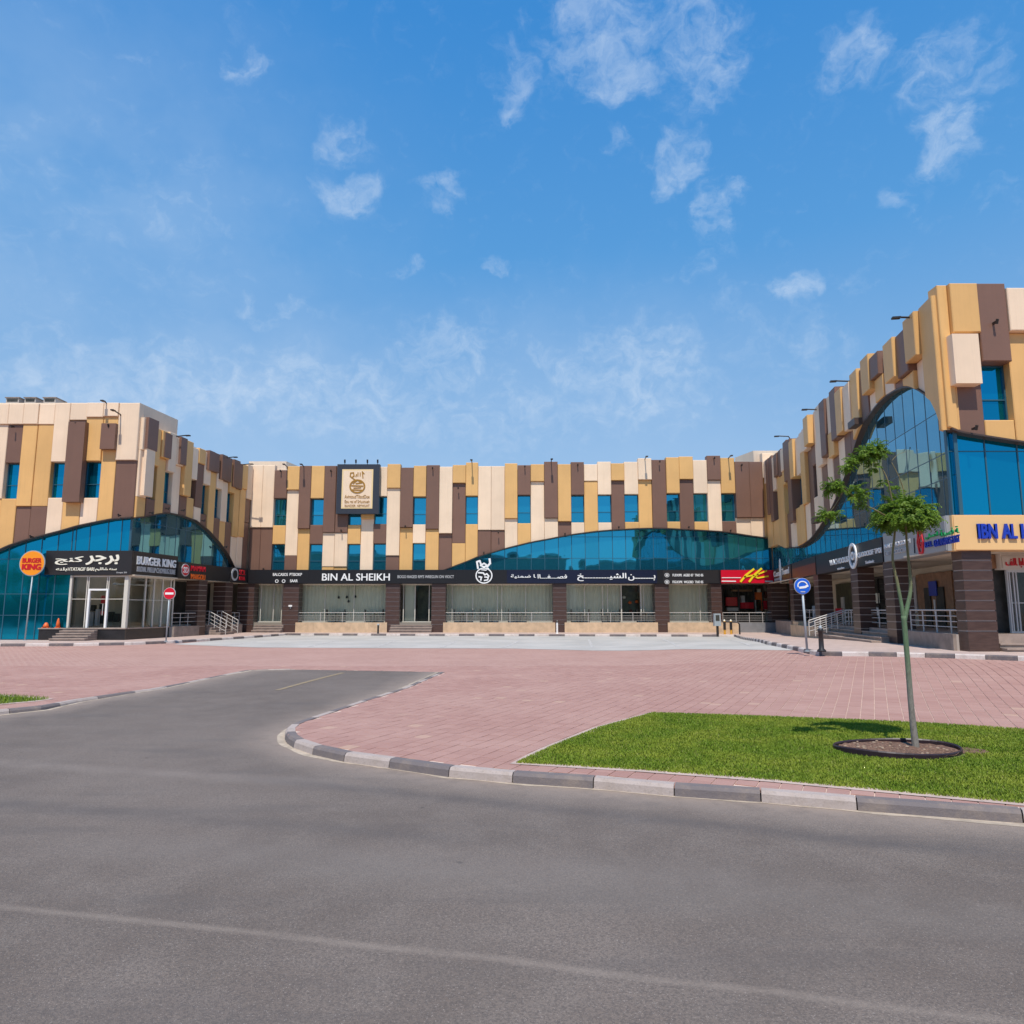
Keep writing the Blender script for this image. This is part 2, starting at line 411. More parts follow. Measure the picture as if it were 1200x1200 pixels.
# --- central facade
CC = [(293,306,'545C618B668'),(306,320,'545C618B668'),(320,335,'551B584W615.5G637.5W668'),(335,349.5,'546.5G574C651B668'),(349.5,363.5,'546B619.5G668'),
(363.5,379,'546G584W615B637.5W668'),(379,393,'546B624C664G668'),(393,408,'546B624C664G668'),(408,423,'546G584W615G637.5W668'),(423,438,'546G608C668'),
(438,453,'547C581.5W614B637W668'),(453,468.7,'544G572C651B668'),(468.7,484,'548B618G668'),(484,499,'546G582W614.5C636.5W668'),(499,514.5,'545B620G668'),
(514.5,530,'547C625B668'),(530,545.5,'545G566B636.5GA'),(545.5,560,'542G581W614GA'),(560,575.5,'546C621BA'),(575.5,591.5,'546C621BA'),(591.5,606.5,'543G607.5CA'),
(606.5,622,'545B580W613GA'),(622,638,'544G564CA'),(638,654,'541B607CA'),(654,669.5,'544G611BA'),(669.5,685,'541.5B580W612CA'),(685,701,'544C563.5GA'),
(701,717,'541C579.5W612CA'),(717,732.5,'543G563BA'),(732.5,749,'541C579W611.5GA'),(749,765,'537C562GA'),(765,782,'538.5BA'),(782,797.5,'536G578W611GA'),
(797.5,814,'535G561.5BA'),(814,830.5,'539C578W611GA'),(830.5,846.5,'534B562.5CA'),(846.5,863,'536.5G578W610.5BA'),(863,880,'541B606.5CA'),(880,896,'541B606.5CA'),(896,910,'531C560GA')]
arcC = arcfn(C_, [(519,668),(545,658.5),(560,652),(575,647.5),(591,642.7),(606,639),(623.7,634.7),(639,632),(670,626),(701.7,622),(717.7,620.7),(750,619),(766,618.6),(782,619),(815,620.7),(848,622.7),(882,628),(899,630),(906,633),(916,638)])
for x0, x1, st in CC: column(C_, C_.s(x0, 600, .2), C_.s(x1, 600, .2), (x0 + x1) / 2, st, arcC if x1 > 518 else None)
# --- left front
LFC = [(-51,-33,'472C540B584C690'),(-33,-15,'472C560B700'),(-15,2.5,'473C497C584GA'),(2.5,20.5,'473C497B542W584GA'),(20.5,38,'473C497G593BA'),(38,57,'473C497G593BA'),(57,75,'472C541W583CA'),
(75,95.5,'472C492B588GA'),(95.5,115.5,'472C489G540W583CA'),(115.5,133,'472C488G526GA'),(133,157.5,'472C539BA')]
arcL = arcfn(LF, [(-60,672),(-30,656),(0,644),(11,639),(30,632.5),(52,626.7),(72,621.7),(91,616),(110,612),(130,608),(158,605.5)])
for x0, x1, st in LFC: column(LF, LF.s(x0, 560, .2), min(0.2, LF.s(x1, 560, .2)), (x0 + x1) / 2, st, arcL if x1 > -40 else None, 'glass_deep', lev=.75)
LF.box(mb := MB(), LF.s(117, 520, .42), LF.s(134, 520, .42), LF.z(124, 526, .42), LF.z(124, 496, .42), .1, .42); mb.build('cladding_panel', 'brown', B)
LF.box(mb := MB(), LF.s(75.5, 550, .5), LF.s(95.5, 550, .5), LF.z(85, 588, .5), LF.z(85, 494, .5), .1, .5); mb.build('cladding_panel', 'brown', B)
# --- left wing
LWC = [(165,'487C526C582GA'),(180,'500G545W585BA'),(189,'504G536GA'),(197,'505C552W590BA'),(206,'512C544CA'),(216,'515G581BA'),(225,'523C561W583GA'),(232,'524G542B594CA'),
(240,'529C567W602BA'),(248,'529B552GA'),(256,'533C572W607BA'),(262,'534B563C611GA'),(268,'541G576W611BA'),(276,'541B572G629C668'),(283,'543G572G629C668'),(289,'543C584B612B668')]
nL = len(LWC); LLen = (YC - YL) / LW.d.y; wL = (LLen - .25) / nL
arcLW = arcfn(LW, [(157.5,606.3),(163,606),(170,605.2),(178,603.6),(186.7,601.7),(199.5,601),(214,604),(222,607),(230.7,610),(245.4,622),(258,636),(267.4,648.8),(274.7,664),(277,670)])
arcLW0 = arcLW
def arcLW(a): return arcLW0(max(a, arcLW0.x0 + .01))
arcLW.x0, arcLW.x1 = -.2, arcLW0.x1
for i, (px, st) in enumerate(LWC): column(LW, i * wL + .02, (i + 1) * wL, px, st, arcLW if i < nL - 2 else None, 'glass_blue', lev=.8)
for (i0, f, px, va, vb) in ((0, 1.35, 170, 490, 527), (2, 1, 190, 508, 537), (4, .95, 206.5, 512, 544), (8, 1, 243, 529, 552), (10, 1, 259, 534, 563), (12, 1.2, 276, 541, 573)):
    LW.box(mb := MB(), (i0 + .25) * wL, (i0 + .25 + f * .85) * wL, LW.z(px, vb), LW.z(px, va), .1, .36); mb.build('cladding_panel', 'brown', B)
LW.box(mb := MB(), .3 * wL, 1.25 * wL, LW.z(168, 582), LW.z(168, 526), .1, .33); mb.build('cladding_panel', 'cream', B)
# --- right front
RFC = [(1111,1120,450,'334GA'),(1120,1153,450,'334G391C449BA'),(1153,1188,450,'333B424W491GA'),(1188,1222,450,'339C389GA'),(1222,1257,450,'336G420W488BA'),(1257,1292,450,'338B400CA'),(1292,1330,450,'335C424W491GA'),(1330,1368,450,'337G410BA'),(1368,1406,450,'336C430GA')]
arcR = arcfn(RF, [(1108,500),(1124,506),(1158,511.5),(1200,518),(1300,532),(1420,548)])
for j, (x0, x1, vr, st) in enumerate(RFC): column(RF, -.12 if j == 0 else RF.s(x0, vr, .22), RF.s(x1, vr, .22), (x0 + x1) / 2, st, arcR, 'glass_deep', lev=1.0)
RF.box(mb := MB(), RF.s(1118, 420, .5), RF.s(1149, 420, .5), RF.z(1136, 449, .5), RF.z(1136, 391, .5), .1, .5); mb.build('cladding_panel', 'cream', B)
# --- right wing (counted from the near corner)
RWC = [(1103,'335GA'),(1086,'355G411CA'),(1075,'373B429GA'),(1063,'384G435BA'),(1050,'400CA'),(1037,'405B434GA'),(1026,'409G454CA'),(1018,'420BA'),(1011,'424GA'),(1006,'437C495BA'),
(999,'443G499BA'),(996,'437B503CA'),(991,'443C492G524BA'),(984,'450B523CA'),(977,'457C536BA'),(969,'464CA'),(962,'474G511B537W577CA'),(955,'490C519BA'),(948,'497C523G588CA'),
(942,'505C552W589GA'),(936,'510G557W594GA'),(930,'511B612CA'),(928,'510B560B612CA'),(922,'521C549G566W601BA'),(917,'524B556GA'),(914,'528B556GA'),(912,'530C572W608GA'),(908,'530B610GA'),(907,'531B600GA'),(905,'531C560GA')]
nR = len(RWC); RLen = (YC - YR) / -RW.d.y; wR = (RLen - .3) / nR
arcW = arcfn(RW, [(1109,505),(1104,488),(1096.5,471),(1086,463),(1077,457),(1068,452.5),(1062,452),(1050,456),(1038,463.5),(1028,473),(1017,487.5),(1010,500),(1003.5,516),(997,536),(990,558),(983,576),(975,594),(967,607),(960,618),(954,626),(949.5,631.5),(942,637),(934.5,641),(921,642),(912,638)])
arcW0 = arcW
def arcW(a): return arcW0(min(a, arcW0.x1 - .01)) if a > arcW0.x0 else arcW0(arcW0.x0 + .01)
arcW.x0, arcW.x1 = arcW0.x0, .15
for k, (px, st) in enumerate(RWC): column(RW, -(k + 1) * wR, -k * wR + (.1 if k == 0 else 0), px, st, arcW, 'glass_blue', lev=.85)
# --- arch trims
def trim(Fc, arc, a0, a1, o1, n=40, th=.05, oi=-.13):
    mb = MB(); pr = None
    for i in range(n + 1):
        a = a0 + (a1 - a0) * i / n; z = arc(a)
        q = [Fc.p(a, z - th, oi), Fc.p(a, z - th, o1), Fc.p(a, z + .004, o1), Fc.p(a, z + .004, oi)]
        k = len(mb.v); mb.v += q
        if pr is not None: mb.f += [(pr + j, pr + (j + 1) % 4, k + (j + 1) % 4, k + j) for j in range(4)]
        pr = k
    mb.f += [(3, 2, 1, 0), tuple(pr + j for j in range(4))]
    return mb.build('arch_trim', 'trim_brown', B)
trim(C_, arcC, arcC.x0 + .01, C_.s(908, 600), .26)
trim(LF, arcL, arcL.x0 + .05, -.01, .24)
trim(LW, arcLW, .02, arcLW.x1 - .02, .14)
trim(RF, arcR, -.02, arcR.x1 - .3, .2)
trim(RW, arcW, arcW.x0 + .05, -.05, .12, 60, .05)
for (px, v, ln) in ((1010, 468 + 32, .9), (985, 594, .9), (964, 620, .9)):   # stub brackets under the right arc
    a, z = RW.hit(px, v, .2); RW.box(mb := MB(), a - ln / 2, a + ln / 2, arcW(a) - .16, arcW(a) + .12, .3, .62); mb.build('arch_bracket', 'trim_brown', B)
# --- curtain walls
def curtain(Fc, edges, zlow, arc, trans, glass, off=-.12):
    mb = MB(); panes = []; pr = .02 if Fc in (C_, LF, RF) else .008; Fc.box(mb, edges[0], edges[-1], zlow - .04, zlow, off - .1, off + pr)
    for i in range(len(edges) - 1):
        a0, a1 = edges[i], edges[i + 1]
        zt = max(arc(min(max(a, arc.x0 + .02), arc.x1 - .02)) for a in (a0, (a0 + a1) / 2, a1)) + .03
        if zt < zlow + .15: continue
        Fc.box(mb, a0 - .02, a0 + .02, zlow, zt, off - .1, off + pr)
        lv = [zlow] + [q for q in trans if zlow + .1 < q < zt - .1] + [zt]
        for j in range(len(lv) - 1):
            panes.append((a0 + .02, a1 - .02, lv[j] + .015, lv[j + 1] - .015))
            if j: Fc.box(mb, a0 + .02, a1 - .02, lv[j] - .015, lv[j] + .015, off - .1, off + pr * .7)
    Fc.box(mb, edges[-1] - .02, edges[-1] + .02, zlow, max(zlow + .2, arc(min(edges[-1], arc.x1 - .02))), off - .1, off + pr)
    cw = mb.build('curtain_wall', 'mullion', B)
    for (a0, a1, z0, z1) in panes:
        e, f = prnd.uniform(-.003, .003), prnd.uniform(-.003, .003)
        mesh_obj('pane', [Fc.p(a0, z0, off), Fc.p(a1, z0, off + e), Fc.p(a1, z1, off + e + f), Fc.p(a0, z1, off + f)], [(0, 1, 2, 3)], glass, cw, recalc=False)
ce = [C_.s(x, 640) for x in (513,529,545,560,575.5,591.5,606,622.5,638.5,654.5,670,686,702,718,733.5,750,766,782,799,815,832,848,866,887,904)]
curtain(C_, ce, ZF1 - .05, arcC, [C_.z(700, 654), C_.z(700, 629)], 'glass_blue')
le = [LF.s(x, 640) for x in (-55,-37,-18,0,20,41,62,82,103,124,140)] + [-.12]
curtain(LF, [LF.s(x, 690) for x in (-75,-55,-35,-15,5,24,43,62,82.5)], .14, arcL, [LF.z(40, 655), LF.z(40, 696), LF.z(40, 721)], 'glass_deep')
curtain(LF, [LF.s(x, 640) for x in (82.5,103,124,140)] + [-.12], 4.6, arcL, [], 'glass_deep')
curtain(LW, [.1 + i * 1.0 for i in range(12)], ZF1 - .05, arcLW, [LW.z(165, 611)], 'glass_side')
curtain(RF, [-.02] + [RF.s(1161, 600, -.1) + 1.02 * i for i in range(0, 9)], ZF1 - .05, arcR, [RF.z(1140, 528)], 'glass_deep')
curtain(RW, [-.02 - i * wR for i in range(nR + 1)][::-1], ZF1 - .05, arcW, [RF.z(1140, 528) + .05, RF.z(1140, 528) + 1.5, 5.9], 'glass_side')
# --- parapet tower blocks and roof details
zt1 = LF.z(100, 471.5)
body('parapet', [(-48, YL + .3), (wl(YL + .3, .3), YL + .3), (wl(41.3, .3), 41.3), (wl(41.3, 3.5), 41.3), (-48, 41.3)], ZT - .4, zt1 + .06, 'cream_wall')
body('roof', [(-47.9, YL + 4), (wl(YL + 4, 1), YL + 4), (wl(YC, 1), YC), (wl(YC, 1), 65.9), (-47.9, 65.9)], ZT, ZT + .06, 'roofing')
body('roof', [(wl(YC, 1) + .02, YC + .8), (wr(YC, 1) - .02, YC + .8), (wr(YC, 1) - .02, 65.9), (wl(YC, 1) + .02, 65.9)], ZT, ZT + .05, 'roofing')
body('roof', [(wr(YR, 1), YR + .8), (47.9, YR + .8), (47.9, 65.9), (wr(YC, 1), 65.9), (wr(YC, 1), YC)], ZT + .05, ZT + .1, 'roofing')
za = C_.z(310, 540.5)
body('roof_block', [(C_.p(C_.s(288, 545), 0)[0], 50.6), (C_.p(C_.s(329, 545), 0)[0] + .2, 50.6), (C_.p(C_.s(338, 545), 0)[0] + .3, 54), (-18.6, 54)], ZT - .2, za + .12, 'cream_wall')
body('roof_block', [(C_.p(C_.s(877, 540), 0)[0], 53), (C_.p(C_.s(896, 530), 0)[0] - .6, 50.6), (22, 50.6), (22, 54)], ZT - .2, C_.z(890, 530) + .25, 'cream_wall')
# --- ground floor: pillars
def pillar(Fc, a0, a1, zb, zt=ZF0, o0=-.55, o1=.38, nb=9, base=.55):
    mb = MB(); Fc.box(mb, a0 + .02, a1 - .02, zb, zt, o0 + .02, o1 - .02); pl = mb.build('pillar', 'groove', B)
    Fc.box(m2 := MB(), a0, a1, zb, zb + base, o0, o1); m2.build('tile', 'tile_brown', pl)
    h = (zt - zb - base) / nb
    for i in range(nb):
        z0 = zb + base + i * h
        Fc.box(m2 := MB(), a0, a1, z0 + .035, z0 + h, o0, o1); m2.build('tile', 'tile_brown', pl)
    return pl
for x0, x1 in ((331,349.5),(451.5,468),(505.5,522),(648,664),(768,784.5),(834,846.5)):
    pillar(C_, C_.s(x0, 715, .38), C_.s(x1, 715, .38), .1)
pillar(C_, C_.s(905, 715, .38), C_.s(924, 715, .38), .1)
pillar(C_, C_.s(277, 715, .38), C_.s(297, 715, .38), .1)
for px in (232.5, 264): a = LW.s(px, 700, .28); pillar(LW, a, a + .95, .1, o1=.28)
for px, zb in ((1048, .4), (1006.5, .33), (960, .2), (930, .15)):
    a = RW.s(px, 700, .42); pillar(RW, a - .95, a, zb, o0=-.25, o1=.42)
# near corner pillar, square
a = RF.s(1131, 700, .38)
mbx = pillar(RF, a, RF.s(1166, 700, .38), .42, o0=-.12, o1=.38, nb=8, base=.62)
for px in (1290, 1400): pillar(RF, RF.s(px, 700, .38), RF.s(px + 34, 700, .38), .42, nb=8, base=.62)

# soffits + fascia backing
def slab(Fc, a0, a1, z0, z1, o0, o1, name, m, parent=B): Fc.box(mb := MB(), a0, a1, z0, z1, o0, o1); return mb.build(name, m, parent)
slab(C_, XLj - 1, XRj + 1, ZF0, ZF0 + .05, -SD, .3, 'soffit', 'soffit')
slab(LW, .0, LLen + .5, ZF0 - .005, ZF0 + .045, -SD, .3, 'soffit', 'soffit')
slab(RW, -RLen - .5, 0.0, ZF0 + .003, ZF0 + .053, -SD, .33, 'soffit', 'soffit')
slab(RF, -.3, 34, ZF0 + .006, ZF0 + .056, -SD, .3, 'soffit', 'soffit')
def fascia(Fc, a0, a1, z0, z1, m, o0=.0, o1=.5): return slab(Fc, a0, a1, z0, z1, o0, o1, 'fascia_band', m)
fascia(C_, C_.s(289, 675, .5), C_.s(844, 675, .5), ZF0, ZF1, 'board_black')
fascia(C_, C_.s(844, 675, .5), C_.s(907, 675, .5), ZF0 + .002, ZF1 - .002, 'board_charcoal', o1=.44)
fascia(LW, LW.s(208, 680, .3), LLen - .05, ZF0, ZF1 + .02, 'board_black', o1=.3)
fascia(RW, RW.s(957, 675, .5), RW.s(1036, 650, .5), ZF0, ZF1 + .02, 'board_charcoal')
fascia(RW, RW.s(1036, 650, .5), .45, ZF0, ZF1 + .12, 'sign_grey')
fascia(RF, -.45, 34, ZF0 - .003, ZF1 + .117, 'sign_peach')

# floors / plinths / steps / railings / storefronts
FL = .80
def strip(Fc, a0, a1, z0, z1, o0, o1, name, m, seg=1.25):
    """a plinth faced with stone blocks"""
    base = slab(Fc, a0 + .01, a1 - .01, z0, z1 - .01, o0, o1 - .02, name, 'groove')
    n = max(1, round((a1 - a0) / seg)); w = (a1 - a0) / n
    for i in range(n): slab(Fc, a0 + i * w + .004, a0 + (i + 1) * w - .004, z0 + .005, z1, o1 - .1, o1, 'stone_block', m, base)
    return base
def railing(pts, rails, post_every=1.3, r=.022, h=None, name='railing'):
    """pts: list of 3D floor points; rails: heights above them"""
    mb = MB()
    for q in rails:
        mb.tube([(x, y, z + q) for x, y, z in pts], r if q == rails[-1] else r * .55, 6)
    rl = mb.build(name, 'steel', B)
    for i in range(len(pts) - 1):
        a, b = Vector(pts[i]), Vector(pts[i + 1]); n = max(1, round((b - a).length / post_every))
        for j in range(n + (1 if i == len(pts) - 2 else 0)):
            q = a.lerp(b, j / n)
            MB().tube([q, q + Vector((0, 0, rails[-1]))], r * .9, 6).build('post', 'steel', rl)
    return rl
body('floor', [(wl(YL + .5, .1), YL + .5), (wl(YC, .1), YC - .25), (wr(YC, -.5), YC - .25), (wr(YC, -.5), YC + SD + .2), (wl(YC, 2.7), YC + SD + .2), (wl(41, 2.7), 41)], .05, FL, 'interior_floor')
# C bays
def glassfront(Fc, px0, px1, off, z0, z1, mull, inside='curtain', door=None, parent=B, vref=705, tr=None, gap=.35, wm=.04, fm='frame_pale'):
    a0, a1 = Fc.s(px0, vref, off), Fc.s(px1, vref, off)
    mb = MB()
    Fc.box(mb, a0, a1, z0, z0 + .06, off - .04, off + .04); Fc.box(mb, a0, a1, z1 - .08, z1, off - .04, off + .04)
    ms = sorted([a0 + wm / 2, a1 - wm / 2] + [Fc.s(p, vref, off) for p in mull])
    for m_ in ms: Fc.box(mb, m_ - wm / 2, m_ + wm / 2, z0 + .06, z1 - .08, off - .04, off + .05)
    for q in (tr or []): Fc.box(mb, a0, a1, q - .015, q + .015, off - .02, off + .03)
    sf = mb.build('shop_front', fm, parent)
    for i in range(len(ms) - 1):
        mesh_obj('pane', [Fc.p(ms[i], z0 + .06, off), Fc.p(ms[i + 1], z0 + .06, off), Fc.p(ms[i + 1], z1 - .08, off), Fc.p(ms[i], z1 - .08, off)], [(0, 1, 2, 3)], 'shop_glass', sf, recalc=False)
    if inside:
        mb = MB(); n = int((a1 - a0) / .13); o = off - gap
        for i in range(n):
            b0 = a0 + (a1 - a0) * i / n; b1 = a0 + (a1 - a0) * (i + 1) / n
            mb.add([Fc.p(b0, z0, o + (.02 if i % 2 else -.02)), Fc.p(b1, z0, o - (.02 if i % 2 else -.02)), Fc.p(b1, z1, o - (.02 if i % 2 else -.02)), Fc.p(b0, z1, o + (.02 if i % 2 else -.02))], [(0, 1, 2, 3)])
        mb.build('blind' if inside == 'curtain' else 'inner_wall', inside, sf, recalc=False)
    return sf
OG = -.48
glassfront(C_, 298, 331, OG, FL, ZF0, [306, 321], 'curtain', wm=.05)
glassfront(C_, 349, 453, OG, FL, ZF0, [353, 381, 415], 'curtain')
glassfront(C_, 466, 507, OG, FL, ZF0, [473, 486.5, 503], None, wm=.06)
slab(C_, C_.s(474, 705, OG), C_.s(486, 705, OG), FL, ZF0, OG - .3, OG - .25, 'door', 'curtain'); slab(C_, C_.s(487, 705, OG), C_.s(504, 705, OG), FL, ZF0, OG - 1.2, OG - 1.1, 'doorway', 'greenish')
glassfront(C_, 520, 650, OG, FL, ZF0, [530, 554, 583, 588, 616], 'curtain')
glassfront(C_, 662, 728, OG, FL, ZF0, [685, 706, 712], 'curtain')
glassfront(C_, 728, 751, OG, FL, ZF0, [], None); slab(C_, C_.s(728, 705, OG), C_.s(751, 705, OG), FL, ZF0, OG - 1.2, OG - 1.1, 'doorway', 'greenish')
for px, v, m_ in ((738, 706, 'letter_orange'), (746, 705, 'letter_orange'), (731, 700, 'ivory'), (739, 716, 'sign_brown')):
    a, z = C_.hit(px, v, OG - 1); MB().lathe((a, YC - OG + .95, z - .12), [(.02, 0), (.13, .06), (.13, .16), (.03, .24)], 10).build('pendant_lamp', m_, B)
glassfront(C_, 751, 770, OG, FL, ZF0, [754], 'curtain')
glassfront(C_, 783, 836, OG, FL, ZF0, [820], 'curtain')
glassfront(C_, 847, 907, OG, FL, ZF0, [866, 884], 'interior_dark', gap=2.0, fm='black_metal')
for (x0, x1, v0, v1, m_) in ((851, 864, 700, 710, 'letter_red'), (868, 883, 706, 713, 'sign_red'), (886, 893, 694, 716, 'letter_orange'), (895, 903, 704, 714, 'sign_red'), (869, 873, 698, 706, 'white_dim'), (852, 865, 712, 716, 'white_dim'), (885, 892, 703, 719, 'white_dim'), (897, 902, 693, 701, 'sign_brown'), (888, 892, 690, 694, 'ivory'), (858, 882, 691, 693, 'wood_red')):
    slab(C_, C_.s(x0, 705, OG - .9), C_.s(x1, 705, OG - .9), C_.z(870, v1, OG - .9), C_.z(870, v0, OG - .9), OG - 1.0 - random.random() * .4, OG - .9, 'menu_board', m_)
for px, v in ((397, 700), (406.5, 699.5), (408.5, 704.5), (416.5, 699)):
    a, z = C_.hit(px, v, OG - .15); MB().tube([C_.p(a, z, OG - .15), C_.p(a, ZF0, OG - .15)], .012, 5).build('pendant_cord', 'black_metal', B); MB().lathe(C_.p(a, z - .1, OG - .15), [(.02, 0), (.09, .04), (.07, .14), (.02, .2)], 10).build('pendant_lamp', 'black_metal', B)
# plinths between the pillars and railings
PL = []
zrail = C_.z(500, 718, .15) - FL
for x0, x1 in ((349, 452), (521.5, 648.5), (663.5, 768.5), (784, 834.5)):
    a0, a1 = C_.s(x0, 730, .34), C_.s(x1, 730, .34)
    strip(C_, a0 - .12, a1 + .12 if x0 < 700 else a1 + .9, .08, FL, -.6, .5, 'plinth', 'beige_stone')
    railing([C_.p(a0, FL, .2), C_.p(a1, FL, .2)], [.15, .3, .45, zrail], 1.45)
strip(C_, C_.s(847, 730, .34) + .7, C_.s(930, 730, .34), .08, FL, -.6, .5, 'plinth', 'grey_tile')
railing([C_.p(C_.s(848, 730, .34), FL, .2), C_.p(C_.s(926, 730, .34), FL, .2)], [.15, .3, .45, zrail], .85)
def steps(Fc, a0, a1, z0, z1, n, o_top, run=.3, m='step_stone'):
    st = slab(Fc, a0 + .01, a1 - .01, z0 - .02, z0 + .02, o_top - .2, o_top + .02, 'stair', 'grey_stone')
    h = (z1 - z0) / n
    for i in range(n):
        slab(Fc, a0, a1, z0 + i * h, z0 + (i + 1) * h - .05, o_top - .3, o_top + run * (n - 1 - i) + .0, 'riser', 'grey_stone', st)
        slab(Fc, a0, a1, z0 + (i + 1) * h - .048, z0 + (i + 1) * h, o_top - .3, o_top + run * (n - 1 - i) + .03, 'step', m, st)
    return st
steps(C_, C_.s(464, 735, .6) - .4, C_.s(506, 735, .6), .12, FL, 4, .1)
steps(C_, C_.s(297, 735, .6), C_.s(331, 735, .6), .12, FL, 4, .1)
# left shop at the corner (front + side)
ZB = LF.z(110, 737)
a83 = LF.s(83, 700)
glassfront(LF, 83, 147, -.05, ZB, ZF0, [101.5, 103.5, 125, 127], None, vref=700, wm=.045, tr=[LF.z(110, 702)])
mb = MB(); da, db = LF.s(102, 720), LF.s(125.5, 720); zd = LF.z(110, 690)
for q in ((da, da + .09, ZB, zd), (db - .09, db, ZB, zd), (da + .09, db - .09, zd - .09, zd)): LF.box(mb, q[0], q[1], q[2], q[3], -.06, .06)
dr = mb.build('door', 'white', B)
MB().tube([LF.p(db - .2, ZB + .7, .1), LF.p(db - .2, ZB + 1.3, .1)], .02, 6).build('handle', 'steel', dr)
slab(LF, -.22, -.02, ZB, ZF0, -.2, .02, 'corner_post', 'frame_pale')
slab(LF, a83 - .08, a83 + .03, ZB, ZF0, -.12, .06, 'corner_post', 'frame_pale')
glassfront(LW, 149, 203, -.06, ZB - .03, ZF0, [169.5, 179.5, 189.5, 199], None, vref=700, wm=.07, tr=[LW.z(160, 703)])
body('floor', [(LF.p(a83, 0)[0], YL + .03), (XLc - .04, YL + .03), (wl(41.3, .06), 41.3), (LF.p(a83, 0)[0], 41.3)], .06, ZB - .02, 'black_stone')
aE = LW.s(203, 700)
slab(LW, .0, aE, .1, ZB - .01, -.3, .05, 'plinth', 'black_stone')
slab(LF, LF.s(47, 740), .05, .1, ZB - .005, -.3, .12, 'plinth', 'black_stone')
slab(LF, LF.s(47, 740) - .03, .08, ZB - .006, ZB + .05, -.3, .16, 'plinth_cap', 'step_stone')
slab(LW, .1, aE, ZB - .011, ZB + .045, -.3, .1, 'plinth_cap', 'step_stone')
steps(LF, LF.s(75, 745), LF.s(120, 745) - .2, .12, ZB + .05, 5, .15, .26)
# inside the corner shop: counter, machine, seats, posters
for (x0, x1, v0, v1, o, m_) in ((88, 94, 711, 732, -1.2, 'frame_pale'), (89, 93.5, 713, 729, -1.19, 'interior_dark'), (96, 101, 711, 731, -1.5, 'white_dim'), (105, 110, 717, 734, -1.4, 'white_dim'), (106, 110, 709, 716, -1.3, 'interior_dark'), (112, 115, 714, 733, -1.3, 'white_dim'), (117.5, 121, 698, 707, -1.1, 'letter_red'), (118, 121, 716, 720, -1.1, 'letter_red'), (116, 121, 708, 731, -1.6, 'interior_dark'), (126, 132, 717, 728, -2., 'interior_dark'), (133, 139, 719, 728, -2.1, 'interior_dark'), (128, 138, 727, 729, -1.9, 'interior_dark'), (86, 98, 693, 706, -2.6, 'greenish')):
    slab(LF, LF.s(x0, 715, o), LF.s(x1, 715, o), LF.z(100, v1, o), LF.z(100, v0, o), o - .25, o, 'shop_fitting', m_)
slab(LW, .4, 3.6, 3.0, 3.1, -1.2, -1.0, 'ceiling_pipe', 'aluminium')
# LW arcade floor edge, low walls, railing and stairs
FLW = .72
def lwpx(px, off=.3, v=735): return LW.s(px, v, off)
strip(LW, lwpx(203), lwpx(232.5), .1, FLW, -.4, .36, 'plinth', 'grey_stone', 1.6)
railing([LW.p(lwpx(204), FLW, .15), LW.p(lwpx(231), FLW, .15)], [.25, .5, .75], .75)
strip(LW, lwpx(270.5), lwpx(283), .1, FLW, -.4, .36, 'plinth', 'grey_stone', 1.6)
railing([LW.p(lwpx(271), FLW, .15), LW.p(lwpx(282), FLW, .15)], [.25, .5, .75], .75)
a0_, a1_ = lwpx(245), lwpx(262)
steps(LW, a0_, a1_, .12, FLW, 4, .15, .3)
for aa in (a0_ + .1, a1_ - .15):
    railing([LW.p(aa, FLW, -.1), LW.p(aa, FLW, .2), LW.p(aa, .14, 1.35)], [.2, .42, .64, .86], .45, .025)
slab(LW, aE + .05, aE + 2.0, FLW, ZF0, -1.6, -1.5, 'inner_wall', 'interior_wall')
slab(LW, aE + 2.6, LLen - .8, FLW, ZF0, -2.3, -2.2, 'inner_wall', 'interior_dark')
# RW arcade
FR = .95
body('floor', [(wr(YR, -.1), YR - .1), (30, YR - .1), (30, YR + 3), (wr(YR + 3, 3), YR + 3), (wr(YC - 1, 3), YC - 1), (wr(YC - 1, -.1), YC - 1)], .1, FR, 'step_stone')
def rs(px, off=.3, v=745): return RW.s(px, v, off)
strip(RW, rs(1063), rs(1119), .2, FR, -.4, .36, 'plinth', 'grey_stone', 3.2)
railing([RW.p(rs(1062), FR, .1), RW.p(rs(1126), FR, .1)], [.2, .37, .54, .72, RW.z(1100, 715, .1) - FR], .95, .028)
st = steps(RW, rs(978) - .9, rs(1046), .38, FR, 4, .05, .33)
# stair railing on the far side and along the landing
zr = RW.z(1000, 715, .1) - FR
railing([RW.p(rs(1040), FR, -.05), RW.p(rs(983), FR, -.05)], [.2, .4, .6, zr], .95, .028)
railing([RW.p(rs(983) - .4, FR, -.05), RW.p(rs(983) - .45, .45, 1.5)], [.2, .4, .6, zr], .6, .03)
railing([RW.p(rs(983) + .5, FR, -.05), RW.p(rs(983) + .45, .45, 1.45)], [.2, .4, .6, zr], .6, .03)
strip(RW, rs(932), rs(976), .1, FR - .15, -.4, .55, 'plinth', 'beige_stone', 2.2)
slab(RW, rs(934), rs(940), FR - .16, FR + .05, -.2, .5, 'plinth_block', 'beige_stone')
railing([RW.p(rs(941), FR, .1), RW.p(rs(956), FR, .1)], [.3, .6, zr], .8, .022)
